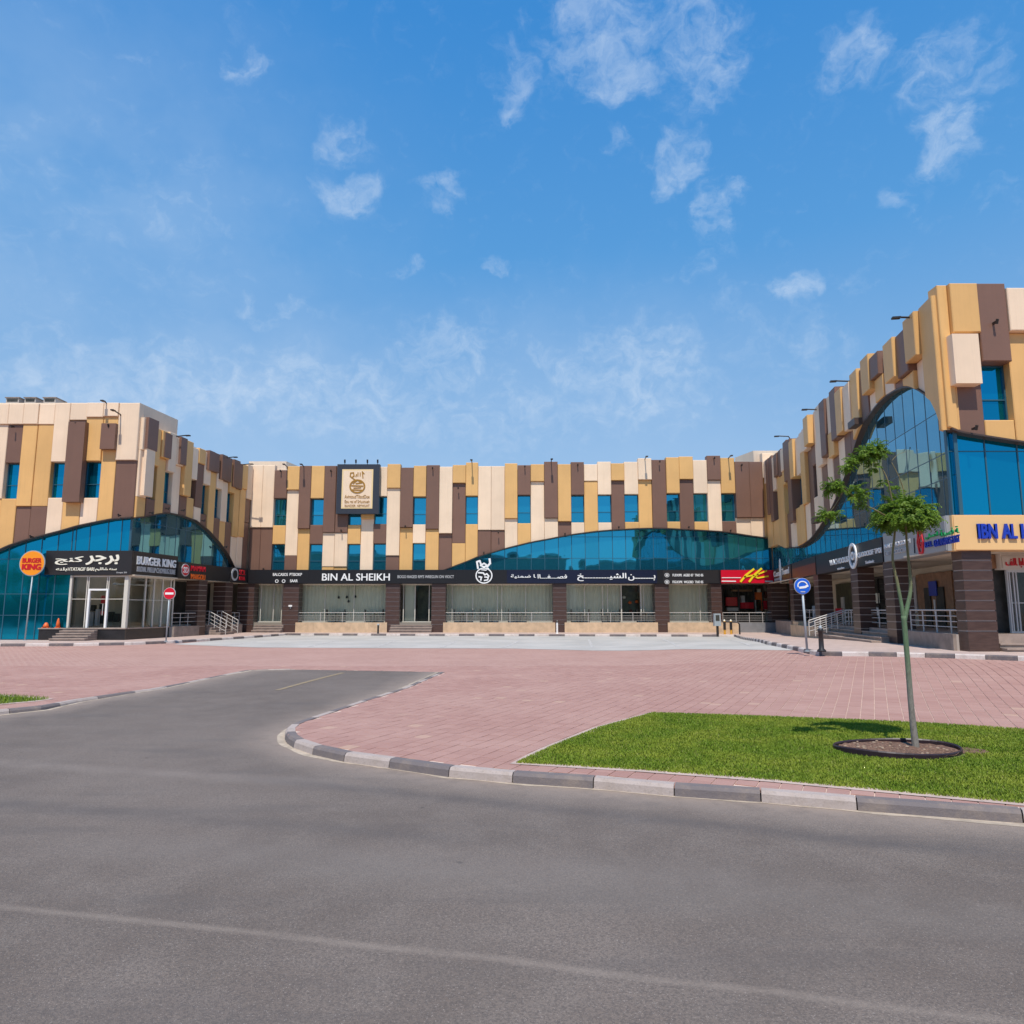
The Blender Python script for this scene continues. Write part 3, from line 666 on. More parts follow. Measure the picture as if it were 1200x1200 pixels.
# inner walls of the right arcade
def rslab(px0, px1, z0, z1, o, m_, name='inner_wall', th=.08):
    return slab(RW, RW.s(px0, 700, o), RW.s(px1, 700, o), z0, z1, o - th, o, name, m_)
rslab(1075, 1117, FR, 3.2, -2.45, 'wood_red', 'portal')
rslab(1083, 1090, FR, 2.6, -2.4, 'interior_dark', 'door_leaf', .05); rslab(1097, 1106, FR, 2.6, -2.4, 'interior_dark', 'door_leaf', .05)
rslab(1089, 1098, 2.25, 2.85, -2.36, 'letter_blue', 'wall_plaque', .03)
rslab(1093.5, 1095, 1.5, 2.1, -2.36, 'white', 'door_handle', .03)
rslab(1066, 1074, FR + .6, 3.1, -2.42, 'white_dim', 'poster', .03)
glassfront(RW, 1018, 1045, -2.3, FR, 3.3, [1030, 1038], None, fm='black_metal', vref=700); rslab(1016, 1047, FR, 3.35, -2.52, 'interior_dark')
rslab(1024, 1030, 2.0, 2.5, -2.28, 'ivory', 'wall_plaque', .03); rslab(1037, 1040, 1.9, 2.1, -2.28, 'white', 'notice', .03); rslab(1026, 1028, 1.4, 1.8, -2.28, 'white', 'notice', .03)
rslab(980, 1000, FR, 3.2, -2.4, 'greenish', 'door_leaf', .05)
rslab(985, 988.5, FR, 2.4, -2.35, 'frame_pale', 'door_leaf', .05); rslab(978, 985.5, 1.45, 1.75, -1.6, 'sign_red', 'red_sign_board', .05)
rslab(944, 956, FR, 3.2, -2.2, 'interior_dark')
rslab(951, 955, FR, 1.9, -.6, 'pole_grey', 'cabinet', .3)
# RF ground floor
slab(RF, RF.s(1166, 700, -1), RF.s(1184, 700, -1), FR, ZF0, -1.2, -1.1, 'doorway', 'interior_dark')
slab(RF, RF.s(1166, 700, -1), RF.s(1180, 700, -1), 3.0, ZF0 - .02, -1.08, -1.0, 'lintel', 'wood_red')
glassfront(RF, 1181, 1290, -.9, FR, 2.95, [1184, 1188.5, 1192, 1230, 1260], 'interior_dark', vref=700, gap=1.2, fm='aluminium', tr=[1.9])
slab(RF, RF.s(1176, 700, -.8), 12, 2.95, ZF0, -1.1, -.8, 'shop_header', 'frame_pale')
steps(RF, RF.s(1167, 750, .1), 14, .42, FR, 4, -.3, .28)

# ================================================================== LETTERING
fontcache = {}
def text_mesh(s, bold=0.0, extr=.012):
    cu = bpy.data.curves.new('tmp', 'FONT'); cu.body = s; cu.size = 1; cu.extrude = extr; cu.offset = bold; cu.resolution_u = 3
    ob = bpy.data.objects.new('tmp', cu); COL.objects.link(ob)
    dg = bpy.context.evaluated_depsgraph_get(); me = bpy.data.meshes.new_from_object(ob.evaluated_get(dg))
    bpy.data.objects.remove(ob); bpy.data.curves.remove(cu)
    return me
def letters(Fc, a0, a1, z0, z1, off, s, m, parent, bold=.02, depth=.04, name='lettering'):
    me = text_mesh(s, 0, .5)
    if not len(me.vertices): return
    if bold > .025:     # heavier strokes: the same outline again, a little to the side, at slightly other depths
        bm = bmesh.new()
        for k, (dx, dy) in enumerate(((-1, -.5), (1, -.5), (-1, .5), (1, .5), (0, 0))):
            b2 = bmesh.new(); b2.from_mesh(me); bmesh.ops.translate(b2, verts=b2.verts, vec=(dx * bold * .45, dy * bold * .45, k * .03)); tmp = bpy.data.meshes.new('tmp'); b2.to_mesh(tmp); b2.free(); bm.from_mesh(tmp); bpy.data.meshes.remove(tmp)
        bm.to_mesh(me); bm.free()
    n = len(me.vertices); co = np.empty(n * 3, 'f'); me.vertices.foreach_get('co', co); co = co.reshape(-1, 3)
    mn, mx = co.min(0), co.max(0); u = (co - mn) / np.maximum(mx - mn, 1e-6)
    out = np.empty_like(co)
    for i, (p, q, r) in enumerate(u): out[i] = Fc.p(a0 + (a1 - a0) * p, z0 + (z1 - z0) * q, off + .002 + depth * r)
    me.vertices.foreach_set('co', out.reshape(-1)); me.materials.clear(); me.materials.append(M[m]); me.update()
    o = bpy.data.objects.new(name, me); o.parent = parent; o.matrix_parent_inverse = PINV(parent); COL.objects.link(o)
    for p in me.polygons: p.use_smooth = False
    return o
def pxl(Fc, x0, x1, v0, v1, off, s, m, parent, **k):
    """lettering by the place it takes on the facade: left/right x and bottom/top read at its middle"""
    xc = (x0 + x1) / 2; vc = (v0 + v1) / 2
    return letters(Fc, Fc.s(x0, vc, off), Fc.s(x1, vc, off), Fc.z(xc, v1, off), Fc.z(xc, v0, off), off, s, m, parent, **k)
def ringmesh(Fc, a, z, ra, rz, w, off, m, parent, depth=.04, n=28, name='emblem_ring'):
    mb = MB(); k = 0
    for i in range(n):
        an = 2 * math.pi * i / n; c, s_ = math.cos(an), math.sin(an)
        mb.v += [Fc.p(a + ra * c, z + rz * s_, off), Fc.p(a + ra * c, z + rz * s_, off + depth), Fc.p(a + (ra - w) * c, z + (rz - w) * s_, off + depth), Fc.p(a + (ra - w) * c, z + (rz - w) * s_, off)]
    for i in range(n):
        j = (i + 1) % n
        for q in range(4): mb.f.append((4 * i + q, 4 * j + q, 4 * j + (q + 1) % 4, 4 * i + (q + 1) % 4))
    return mb.build(name, m, parent)
def disc(Fc, a, z, ra, rz, off, m, parent, depth=.03, n=28, name='disc'):
    mb = MB(); mb.v = [Fc.p(a + ra * math.cos(2 * math.pi * i / n), z + rz * math.sin(2 * math.pi * i / n), off + q) for q in (0, depth) for i in range(n)]
    mb.f = [tuple(range(n)), tuple(range(n, 2 * n))] + [(i, (i + 1) % n, n + (i + 1) % n, n + i) for i in range(n)]
    return mb.build(name, m, parent)
def stroke(Fc, pts, w, off, m, parent, depth=.03, name='brush_stroke'):
    mb = MB()
    for i in range(len(pts) - 1):
        (x0, y0), (x1, y1) = pts[i], pts[i + 1]; d = Vector((x1 - x0, y1 - y0)); d.normalize(); q = Vector((-d.y, d.x)) * w / 2; e = d * w * .3
        c = [(x0 - e.x + q.x, y0 - e.y + q.y), (x1 + e.x + q.x, y1 + e.y + q.y), (x1 + e.x - q.x, y1 + e.y - q.y), (x0 - e.x - q.x, y0 - e.y - q.y)]
        mb.box8([Fc.p(a, z, off) for a, z in c] + [Fc.p(a, z, off + depth + .0007 * i) for a, z in c])
    return mb.build(name, m, parent)
def sign(name, label, Fc, a0, a1, z0, z1, o0, o1, m, cat='sign', group=None):
    c = Fc.p((a0 + a1) / 2, z0, o0); s = thing(name, label, cat, c, group)
    Fc.box(mb := MB(), a0, a1, z0, z1, o0, o1); mb.build('board', m, s); return s
# corner restaurant, front board
zs0, zs1 = LF.z(100, 673.7), LF.z(100, 645.5)
s1 = sign('shop_sign', 'wide charcoal shop sign with white Arabic letters above the corner glass door', LF, LF.s(53, 660, .16), .16, zs0, zs1, .02, .16, 'board_charcoal')
pxl(LF, 65, 98, 652, 662, .16, '\uFE9E\uFEE8\uFEDB', 'ivory', s1, bold=.06)
pxl(LF, 101, 140, 650, 662, .16, '\uFEAE\uFE9F\uFEAE\uFE91', 'ivory', s1, bold=.06)
pxl(LF, 66, 79, 665, 669.5, .16, '\uFEEA\uFEE8\uFEE0\uFE91', 'ivory', s1, bold=.05); pxl(LF, 80, 111, 665, 669, .16, 'HTATAGIF BARI', 'ivory', s1, bold=.05)
pxl(LF, 112, 137, 665, 669.8, .16, '\uFEE2\uFEF4\uFEE0\uFEDF\uFE8E\uFEB8 \uFEEA\uFEE8\uFEB3', 'ivory', s1, bold=.05); pxl(LF, 137, 149, 670, 672.4, .16, 'lineya Sill', 'white_dim', s1, bold=.03)
s2 = sign('shop_sign', 'charcoal shop sign reading BURGER KING on the side facing the courtyard', LW, .0, LW.s(208, 665, .16), zs0 + .001, zs1 + .001, .02, .16, 'board_charcoal')
pxl(LW, 160, 206, 654, 663.5, .16, 'BURGER KING', 'white', s2, bold=.09)
pxl(LW, 160, 205, 665.5, 671.5, .16, 'BRIDIAL PRELUP CHOMRUG SUNE', 'white_dim', s2, bold=.04)
s3 = sign('shop_sign', 'dark sign with red and white round emblem beside small red and orange lettering', LW, LW.s(209, 670, .32), LW.s(243, 680, .32), ZF0 + .06, ZF1 - .06, .302, .33, 'board_black')
a, z = LW.hit(217, 668, .33); ra = (LW.s(221.7, 668, .33) - LW.s(212.5, 668, .33)) / 2
disc(LW, a, z, ra, .37, .331, 'white_dim', s3); disc(LW, a, z, ra * .88, .32, .35, 'letter_red', s3, .02); letters(LW, a - ra * .6, a + ra * .6, z - .17, z + .17, .375, 'SD', 'white', s3, depth=.02)
pxl(LW, 223.5, 240.5, 663.5, 669.5, .33, 'MAMAM', 'sign_red', s3, bold=.06); pxl(LW, 223.5, 240, 673, 679, .33, 'MAIIGOLI', 'letter_orange', s3, bold=.06)
s4 = sign('shop_sign', 'small dark sign with round white emblem at the left inner corner of the courtyard', LW, LW.s(270, 675, .32), LLen - .75, ZF0 + .02, ZF1 + .05, .302, .36, 'board_charcoal')
a, z = LW.hit(275, 674, .37); disc(LW, a, z + .05, .45, .42, .36, 'white_dim', s4); disc(LW, a, z + .05, .3, .28, .39, 'board_charcoal', s4, .02)
letters(LW, a + .6, LLen - 1., z + .05, z + .4, .36, 'SCR', 'letter_red', s4, bold=.05); letters(LW, a + .6, LLen - 1., z - .3, z - .05, .36, 'AMURA', 'letter_red', s4, bold=.05)
# central strip signs
def csign(label, x0, x1, m='board_black', o=.52):
    return sign('shop_sign', label, C_, C_.s(x0, 676, .5), C_.s(x1, 676, .5), ZF0 + .03, ZF1 - .03, .502, o, m)
s5 = csign('black sign panel with two small white text lines left of the wide storefront', 311, 362)
pxl(C_, 320, 337.5, 671.5, 675, .52, 'BALCASOS', 'white', s5, bold=.04); pxl(C_, 339.5, 354, 671.5, 675, .52, 'PTISOKP', 'white', s5, bold=.04); pxl(C_, 340, 349, 679, 682.4, .52, 'SAAR', 'white', s5, bold=.04)
for px in (324.5, 332.5): a, z = C_.hit(px, 681, .52); ringmesh(C_, a, z, .12, .12, .04, .52, 'white', s5, n=12)
s6 = csign('black sign panel reading BIN AL SHEIKH in large white capitals', 370, 535)
pxl(C_, 377.5, 457, 672, 680.5, .52, 'BIN AL SHEIKH', 'white', s6, bold=.035)
pxl(C_, 466, 532, 674, 677.6, .52, 'BOGO RAGED RM\'S WREGUN ON VIOCT', 'white_dim', s6, bold=.03)
s7 = csign('dark navy sign panel with white Arabic letters over the central storefronts', 594, 770, 'board_navy')
pxl(C_, 676.5, 734, 671.5, 681, .52, '\uFEA6' + '\u0640' * 9 + '\uFEF4\uFEB8\uFEDF\uFE8D', 'white', s7, bold=.045)
pxl(C_, 736, 768, 673, 680.5, .52, '\uFEE6' + '\u0640' * 7 + '\uFE91', 'white', s7, bold=.045)
pxl(C_, 598.5, 628, 673, 678, .52, '\uFE94\uFEF4\uFEE8\uFEE4\uFEBF \uFE8E', 'white', s7, bold=.04); pxl(C_, 630, 664.5, 673, 678, .52, '\uFE8D\uFE8E' + '\u0640' * 3 + '\uFED4' + '\u0640' * 3 + '\uFEBC\uFED3', 'white', s7, bold=.04)
s8 = thing('emblem_sign', 'white round pouch emblem standing above the black sign band', 'sign', C_.p(C_.s(567, 680, .5), ZF0, .5))
a, z = C_.hit(567.2, 674.5, .52); ringmesh(C_, a, z, .59, .56, .08, .52, 'white', s8, .07)
disc(C_, a, z, .52, .49, .51, 'board_black', s8, .02)
for pts, w in (([(-.42, .5), (-.5, .95), (-.3, 1.02), (-.22, .8)], .12), ([(.2, .6), (.42, .85), (.38, 1.15)], .14), ([(-.25, .7), (0, .85), (.22, .7), (0, .6), (-.25, .7)], .1), ([(-.2, .42), (.12, .38), (.3, .5)], .09), ([(-.38, .2), (-.05, .18), (.05, .05), (.2, .12), (.34, -.05)], .1), ([(-.35, -.08), (-.15, -.12)], .1), ([(-.2, -.2), (-.22, -.32)], .1), ([(.05, -.1), (.3, -.12), (.25, -.3), (.02, -.34)], .09)):
    stroke(C_, [(a + x, z + y) for x, y in pts], w, .53, 'white', s8)
s9 = csign('charcoal sign panel with two contact lines and round icons left of the red sign', 777, 842, 'board_charcoal')
for v, st in ((674, 'FUDOPK  AGBD 07  TNO 05'), (682, 'FIGUOPK  WGOBD  TNO 05')):
    pxl(C_, 788, 824, v - 1.5, v + 1.6, .52, st, 'white', s9, bold=.05); a, z = C_.hit(781.5, v, .52); ringmesh(C_, a, z, .17, .15, .05, .52, 'white_dim', s9, n=14); disc(C_, a, z, .07, .06, .52, 'white', s9, .03, 8)
s10 = csign('bright red sign with yellow handwritten initials', 844.5, 906, 'sign_red', .62)
def cp(px, v, o=.62): return C_.hit(px, v, o)
for pts, w in (([(868, 682), (874, 674.5), (883, 667.5)], .13), ([(878, 682), (884, 674), (892, 667)], .13), ([(872, 676.5), (889, 673.5)], .1), ([(884.5, 676.5), (889, 673), (898, 669.5)], .1), ([(884.5, 676.5), (888, 677.8), (900, 675.8)], .1)):
    stroke(C_, [cp(x, v - .5) for x, v in pts], w, .62, 'sign_yellow', s10, .05)
stroke(C_, [cp(846, 677), cp(868, 677)], .05, .62, 'white', s10); stroke(C_, [cp(846, 681), cp(862, 681.2)], .07, .62, 'white', s10); stroke(C_, [cp(897, 681.3), cp(905, 681.3)], .1, .62, 'white_dim', s10)
# chamfer sign between centre and right wing
pA = C_.p(C_.s(907, 676, .5), 0, .52); pB = RW.p(RW.s(957, 675, .5), 0, .52)
CH = Fac((pA[0], pA[1]), (pB[0] - pA[0], pB[1] - pA[1])); CHL = math.hypot(pB[0] - pA[0], pB[1] - pA[1])
slab(CH, .02, CHL, ZF0 - .004, ZF1 + .01, -.25, 0, 'fascia_band', 'board_charcoal'); slab(CH, CHL * .52, CHL - .01, ZF0 + .02, ZF0 + .62, .001, .012, 'fascia_brown_panel', 'sign_brown')  # bevel fascia, with a plain brown panel on its right half
s11 = sign('shop_sign', 'dark cafe sign with white letters and tall oval emblem where the wings meet', CH, .1, CHL * .5, ZF0 + .02, ZF1 - .02, .002, .04, 'board_charcoal')
letters(CH, .3, CHL * .2, ZF0 + .42, ZF0 + .8, .04, 'Com', 'white', s11, bold=.05); letters(CH, CHL * .27, CHL * .46, ZF0 + .42, ZF0 + .82, .04, 'Tooml', 'white', s11, bold=.05); letters(CH, .6, CHL * .2, ZF0 + .14, ZF0 + .32, .04, 'rooom', 'white_dim', s11)
ringmesh(CH, CHL * .235, ZF0 + .72, .3, .8, .12, .06, 'white', s11); letters(CH, CHL * .215, CHL * .255, ZF0 + .4, ZF0 + 1.1, .06, '8', 'white', s11)
# right wing signs
s12 = sign('shop_sign', 'long charcoal sign with white lettering and tall oval emblem on the right wing', RW, RW.s(970, 670, .52), RW.s(1034.5, 650, .52), ZF0 + .02, ZF1 - .01, .502, .53, 'board_charcoal')
def rw(x0, x1, vb, vt, s, m, par, off=.53, **k):
    xc = (x0 + x1) / 2; letters(RW, RW.s(x0, vb, off), RW.s(x1, vb, off), RW.z(xc, vb, off), RW.z(xc, vt, off), off, s, m, par, **k)
rw(973, 995, 660.5, 654, 'WACHOOUS', 'white', s12, bold=.06); rw(1006, 1034, 651.5, 644.5, 'QUOOCKSIF TPOI', 'white', s12, bold=.06)
rw(982, 990, 667.2, 664.5, 'wisciion', 'white', s12, bold=.03); rw(1015, 1025, 660, 656.5, 'Toniiouic', 'white', s12, bold=.03)
a, z = RW.hit(1000.5, 651.5, .53); ringmesh(RW, a, z, .52, .55, .12, .54, 'white', s12, .06); ringmesh(RW, a, z, .2, .18, .08, .54, 'white', s12, .06); stroke(RW, [(a, z - .32), (a, z - .45)], .1, .54, 'white', s12)
s13 = sign('shop_sign', 'silver grey sign with red shield emblem and green and blue lettering', RW, RW.s(1037, 650, .52), .42, ZF0 + .02, ZF1 + .1, .502, .53, 'sign_grey')
rw(1037.5, 1068, 639.5, 634.5, 'NALTIMOGOKH', 'white', s13, bold=.05); rw(1038, 1066, 648.5, 643.5, 'FATTEKSOOCRAT', 'white_dim', s13, bold=.05)
stroke(RW, [RW.hit(1071.5, 631, .53), RW.hit(1072.5, 648, .53)], .03, .53, 'frame_slate', s13)
a, z = RW.hit(1079.5, 635.5, .53)
ringmesh(RW, a, z, .26, .44, .08, .53, 'letter_red', s13, .05, 6, 'shield'); letters(RW, a - .12, a + .12, z - .2, z + .2, .53, 'G', 'letter_red', s13, bold=.05)
rw(1085, 1100, 631, 624.5, '\uFEF0\uFEE0\uFEB4\uFECC\uFEDF', 'letter_green', s13, bold=.06); rw(1102, 1125, 627, 618.5, '\uFE94\uFEE4\uFEB4\uFED3 \uFE94', 'letter_green', s13, bold=.06)
rw(1085, 1094, 641, 634.5, 'KEL', 'letter_blue', s13, bold=.06); rw(1095.5, 1126, 638, 629, 'GOLANAN\'S EAST', 'letter_blue', s13, bold=.06)
s14 = sign('shop_sign', 'peach sign with large blue capitals IBN AL H on the right corner', RF, -.42, 14, ZF0 + .02, ZF1 + .09, .502, .53, 'sign_peach')
pxl(RF, 1144.5, 1167.5, 614, 631.5, .53, 'IBN', 'letter_blue', s14, bold=.10, depth=.07); pxl(RF, 1173, 1190.5, 614, 631.5, .53, 'AL', 'letter_blue', s14, bold=.10, depth=.07); pxl(RF, 1195, 1207, 614, 631.5, .53, 'H', 'letter_blue', s14, bold=.10, depth=.07)
s15 = sign('shop_sign', 'pale header sign with dark red Arabic letters behind the corner pillar', RF, RF.s(1176, 665, -.75), 8, 3.0, ZF0 - .08, -.8, -.76, 'frame_pale')
pxl(RF, 1178, 1199, 654, 665, -.76, '\uFED2\uFEDF\uFE8E \uFE8D\uFE91\uFE8D', 'letter_red', s15, bold=.05)
# square gold sign
a0, a1 = C_.s(394.5, 572, .7), C_.s(444.5, 572, .7); z0, z1 = C_.z(420, 602, .7), C_.z(420, 544, .7)
s16 = sign('square_sign', 'square cream and gold emblem sign in thick dark frame high on the facade', C_, a0, a1, z0, z1, .3, .7, 'frame_slate')
b0, b1 = C_.s(400.5, 572, .7), C_.s(437, 572, .7); y0, y1 = C_.z(420, 596, .7), C_.z(420, 550, .7)
slab(C_, b0, b1, y0, y1, .7, .72, 'face_panel', 'gold_leaf', s16); slab(C_, b0 + .1, b1 - .1, y0 + .1, y1 - .1, .72, .725, 'face_inlay', 'cream', s16)
a, z = C_.hit(418.8, 570, .72); ringmesh(C_, a, z, .56, .5, .1, .725, 'gold_ink', s16, .03)
for pts, w in (([(-.1, .42), (-.3, .55), (-.52, .72), (-.5, .95), (-.3, .98), (-.25, .75), (-.42, .62)], .08), ([(-.12, .7), (-.08, .85)], .07), ([(.02, .72), (.02, .98)], .06), ([(.18, .74), (.18, .98)], .06), ([(.38, .6), (.32, 1.05), (.45, .9)], .07), ([(-.3, .2), (0, .45), (.3, .25), (-.1, .2)], .08), ([(-.4, .05), (.4, .02)], .09), ([(-.25, -.12), (.25, -.1)], .07), ([(-.35, -.25), (.3, -.27)], .09)):
    stroke(C_, [(a + x, z + y) for x, y in pts], w, .727, 'gold_ink', s16, .02)
for x0, x1, v0, v1, tx in ((404, 433, 580, 584, 'AvintoudTlibcdDoe'), (404, 433, 586, 589.5, 'Eou rei of Srluunueh'), (404, 433, 591.3, 594, 'RANCIGR  NEYWUHT')):
    pxl(C_, x0, x1, v0, v1, .727, tx, 'gold_ink', s16, bold=.02, depth=.02)
for px, wl_ in ((404, 'leftmost of four'), (417, 'second of four from the left'), (430.5, 'third of four from the left'), (442.5, 'rightmost of four')):
    q = C_.p(C_.s(px, 541, .6), C_.z(px, 544, .6), .55); l = thing('sign_lamp', 'small black spotlight on top of the square gold sign, ' + wl_, 'lamp', q, 'spotlights on the square sign')
    MB().tube([q, (q[0], q[1], q[2] + .12)], .025, 6).build('stem', 'black_metal', l)
    MB().tube([(q[0], q[1], q[2] + .1), (q[0], q[1] - .05, q[2] + .34)], .06, 8).build('lamp_head', 'black_metal', l)

# ================================================================== LAMPS ON PARAPET
def flood(Fc, px, v, label, reach=.85, lift=.08, grp='floodlights on the parapet'):
    a, z = Fc.hit(px, v, .3); q = Fc.p(a, z - .1, .1)
    l = thing('floodlight', label, 'floodlight', q, grp)
    MB().tube([q, Fc.p(a, z + lift, .2), Fc.p(a, z + lift + .05, reach)], .035, 6).build('arm', 'black_metal', l)
    Fc.box(mb := MB(), a - .08, a + .08, z + lift, z + lift + .06, reach - .05, reach + .22); mb.build('lamp_head', 'black_metal', l)
flood(C_, 336, 548, 'long-armed floodlight above the gold panel, left of the square sign')
flood(C_, 356, 548, 'floodlight arm above the first tall brown panel left of the square sign')
flood(C_, 553, 543, 'floodlight arm above the raised gold panel left of centre')
flood(C_, 646, 542, 'floodlight arm above the raised brown panel at mid facade')
flood(C_, 756, 539, 'floodlight arm above the raised cream panel right of centre')
flood(C_, 854, 538, 'floodlight arm above the gold panel near the right inner corner')
flood(LF, 140, 487, 'floodlight arm on the cream end of the left building front')
flood(LF, 124, 474, 'small floodlight on top of the left building parapet', .5)
flood(LW, 208, 513, 'nearest floodlight arm along the left wing parapet')
flood(LW, 265, 538, 'middle floodlight arm along the left wing parapet')
flood(LW, 284, 546, 'farthest floodlight arm along the left wing parapet')
flood(RW, 1070, 375, 'nearest and largest floodlight arm above the right wing', .75)
flood(RW, 993, 449, 'second floodlight arm from the corner above the right wing', .8)
flood(RW, 957, 482, 'third floodlight arm from the corner above the right wing', .8)
flood(RW, 922, 513, 'farthest floodlight arm above the right wing', .8)
def wall_spot(Fc, px, v, off, label='small dark spotlight fixed on a brown cladding panel'):
    a, z = Fc.hit(px, v, off); q = Fc.p(a, z, off); l = thing('spotlight', label, 'spotlight', q, 'small spotlights fixed on the cladding')
    Fc.box(mb := MB(), a - .035, a + .035, z - .03, z + .03, off - .1, off + .08); mb.build('bracket', 'black_metal', l)
    MB().tube([Fc.p(a, z - .07, off + .06), Fc.p(a, z + .07, off + .13)], .045, 8).build('lamp_head', 'black_metal', l)
SPOTS = ((C_, [(329, 552, 'on the shorter brown panel beside the left inner corner'), (388, 552, 'on the brown panel just left of the square sign'), (507, 549, 'at the top of the tall brown panel between two gold ones'), (537, 572, 'on the brown panel hanging under a gold square'),
 (615, 547, 'above the window left of the raised brown panel'), (677, 545, 'above the window right of the raised brown panel'), (773, 541, 'on the brown panel running from roof to glass arc'), (837, 537, 'on the short raised brown panel near the right corner'), (869, 545, 'on the double brown panels at the right corner'),
 (309, 667, 'low on the wide brown panel above the black band, left corner'), (400, 622, 'at the foot of the brown panel under the square sign'), (475, 617, 'at the foot of the long brown panel right of the square sign'), (584, 624, 'at the top of the brown double panel under cream ones'), (567, 648, 'above the left slope of the central glass arc'), (662, 626, 'on the small brown panel above the arc, under a gold one'), (725, 618, 'above the crown of the central glass arc'), (807, 618, 'on the brown panel between the two windows above the arc'), (856, 622, 'on the brown panel under the rightmost central window')]),
 (LF, [(15, 500, 'on the brown panel at the far left above a window'), (90, 497, 'at the top of the long protruding brown panel'), (128, 499, 'on the small square brown panel near the building corner'), (37, 629, 'at the foot of the wide brown panel on the left arc'), (140, 604, 'at the foot of the tall brown corner panel')]),
 (LW, [(177, 601, 'nearest one along the left wing arc'), (196, 596, 'on the brown panel under the second window of the left wing'), (214, 598, 'above the crown of the left wing arc'), (238, 610, 'on the falling side of the left wing arc'), (264, 641, 'lowest on the falling side of the left wing arc')]),
 (RF, [(1166, 378, 'high on the big brown panel of the right corner building'), (1142, 502, 'at the foot of the brown panel under the raised cream one')]))
for Fc, lst in SPOTS:
    for px, v, wh in lst: wall_spot(Fc, px, v, .36, 'small dark spotlight ' + wh)
for px, w in ((22, 15), (42.5, 13), (65, 14)):
    x0, x1 = LF.s(px - w / 2, 470, -1.8), LF.s(px + w / 2, 470, -1.8); z = LF.z(px, 473.5, -1.8)
    u = thing('rooftop_unit', {22: 'widest air conditioning unit on the left roof, leftmost of three', 42.5: 'low air conditioning unit between the other two on the left roof', 65: 'air conditioning unit on the left roof, rightmost of three'}[px], 'air conditioner', LF.p((x0 + x1) / 2, z, -1.5), 'rooftop units')
    LF.box(mb := MB(), x0, x1, z - .35, z + .2, -2.2, -1.3); mb.build('casing', 'ac_unit', u); LF.box(mb := MB(), x0 - .05, x1 + .05, z + .201, z + .25, -2.25, -1.25); mb.build('lid', 'grey_stone', u)
    LF.box(mb := MB(), x0 + .07, x1 - .07, z + .0, z + .15, -1.3, -1.28); mb.build('grille', 'interior_dark', u)

# ================================================================== GROUND
def wcurve(pts, fn=G, add=0.): return [gh(x, v, fn, add) for x, v in pts]
def front_pts():   # kerb foot of the right plaza, from far right round to the asphalt mouth
    P = [(1500,1003),(1350,984),(1200,966),(1005,951),(892,941),(790,934),(695,925),(600,918.5),(525,911.5),(455,901),(402,893.5),(365,885),(343,877),(333,870),(332.5,862),(340,855),(370,844),(420,825),(470,807.5),(515,787.5)]
    return [gh(x, v, road) for x, v in P]
KR = front_pts(); _a, _b = KR[0], KR[1]; _d = Vector((_a[0] - _b[0], _a[1] - _b[1])).normalized() * 9; KR = [(_a[0] + _d.x, _a[1] + _d.y)] + KR
KL = [gh(x, v, road) for x, v in [(-420,905),(-240,874),(-120,855),(0,838),(55,832),(90,824),(155,813),(185,808.5),(225,800),(272,790),(295,785.5),(340,784.5)]]; _a, _b = KL[0], KL[1]; _d = Vector((_a[0] - _b[0], _a[1] - _b[1])).normalized() * 6; KL = [(_a[0] + _d.x, _a[1] + _d.y)] + KL
def offs(pl, d):
    out = []
    for i, (x, y) in enumerate(pl):
        a = pl[max(0, i - 1)]; b = pl[min(len(pl) - 1, i + 1)]; dx, dy = b[0] - a[0], b[1] - a[1]; L = math.hypot(dx, dy); out.append((x - dy / L * d, y + dx / L * d))
    return out
NEAR_Y = 22.0
def cdt(name, poly, zf, m, step=1.0, kind='structure', holes=()):
    dens_ = []
    for i in range(len(poly)):
        a, b = poly[i], poly[(i + 1) % len(poly)]; k = max(1, int(math.hypot(b[0] - a[0], b[1] - a[1]) / step))
        dens_ += [(a[0] + (b[0] - a[0]) * q / k, a[1] + (b[1] - a[1]) * q / k) for q in range(k)]
    poly = dens_
    xs = [p[0] for p in poly]; ys = [p[1] for p in poly]
    vs = [Vector(p) for p in poly]; n = len(vs); faces = [list(range(n))]
    x = min(xs) + step / 2
    pts = []
    while x < max(xs):
        y = min(ys) + step / 2
        while y < max(ys):
            if inside(x, y, poly): pts.append(Vector((x + .01, y + .013)))
            y += step
        x += step
    r = delaunay_2d_cdt(vs + pts, [], faces, 1, 1e-5)
    me_v = [(v.x, v.y, zf(v.x, v.y)) for v in r[0]]
    o = mesh_obj(name, me_v, [tuple(f) for f in r[2]], m, None, recalc=False)
    b = bmesh.new(); b.from_mesh(o.data)
    for f in b.faces:
        f.normal_update()
        if f.normal.z < 0: f.normal_flip()
    b.to_mesh(o.data); b.free()
    o['kind'] = kind; return o
def inside(x, y, poly):
    c = False; n = len(poly); j = n - 1
    for i in range(n):
        xi, yi = poly[i]; xj, yj = poly[j]
        if (yi > y) != (yj > y) and x < (xj - xi) * (y - yi) / (yj - yi) + xi: c = not c
        j = i
    return c
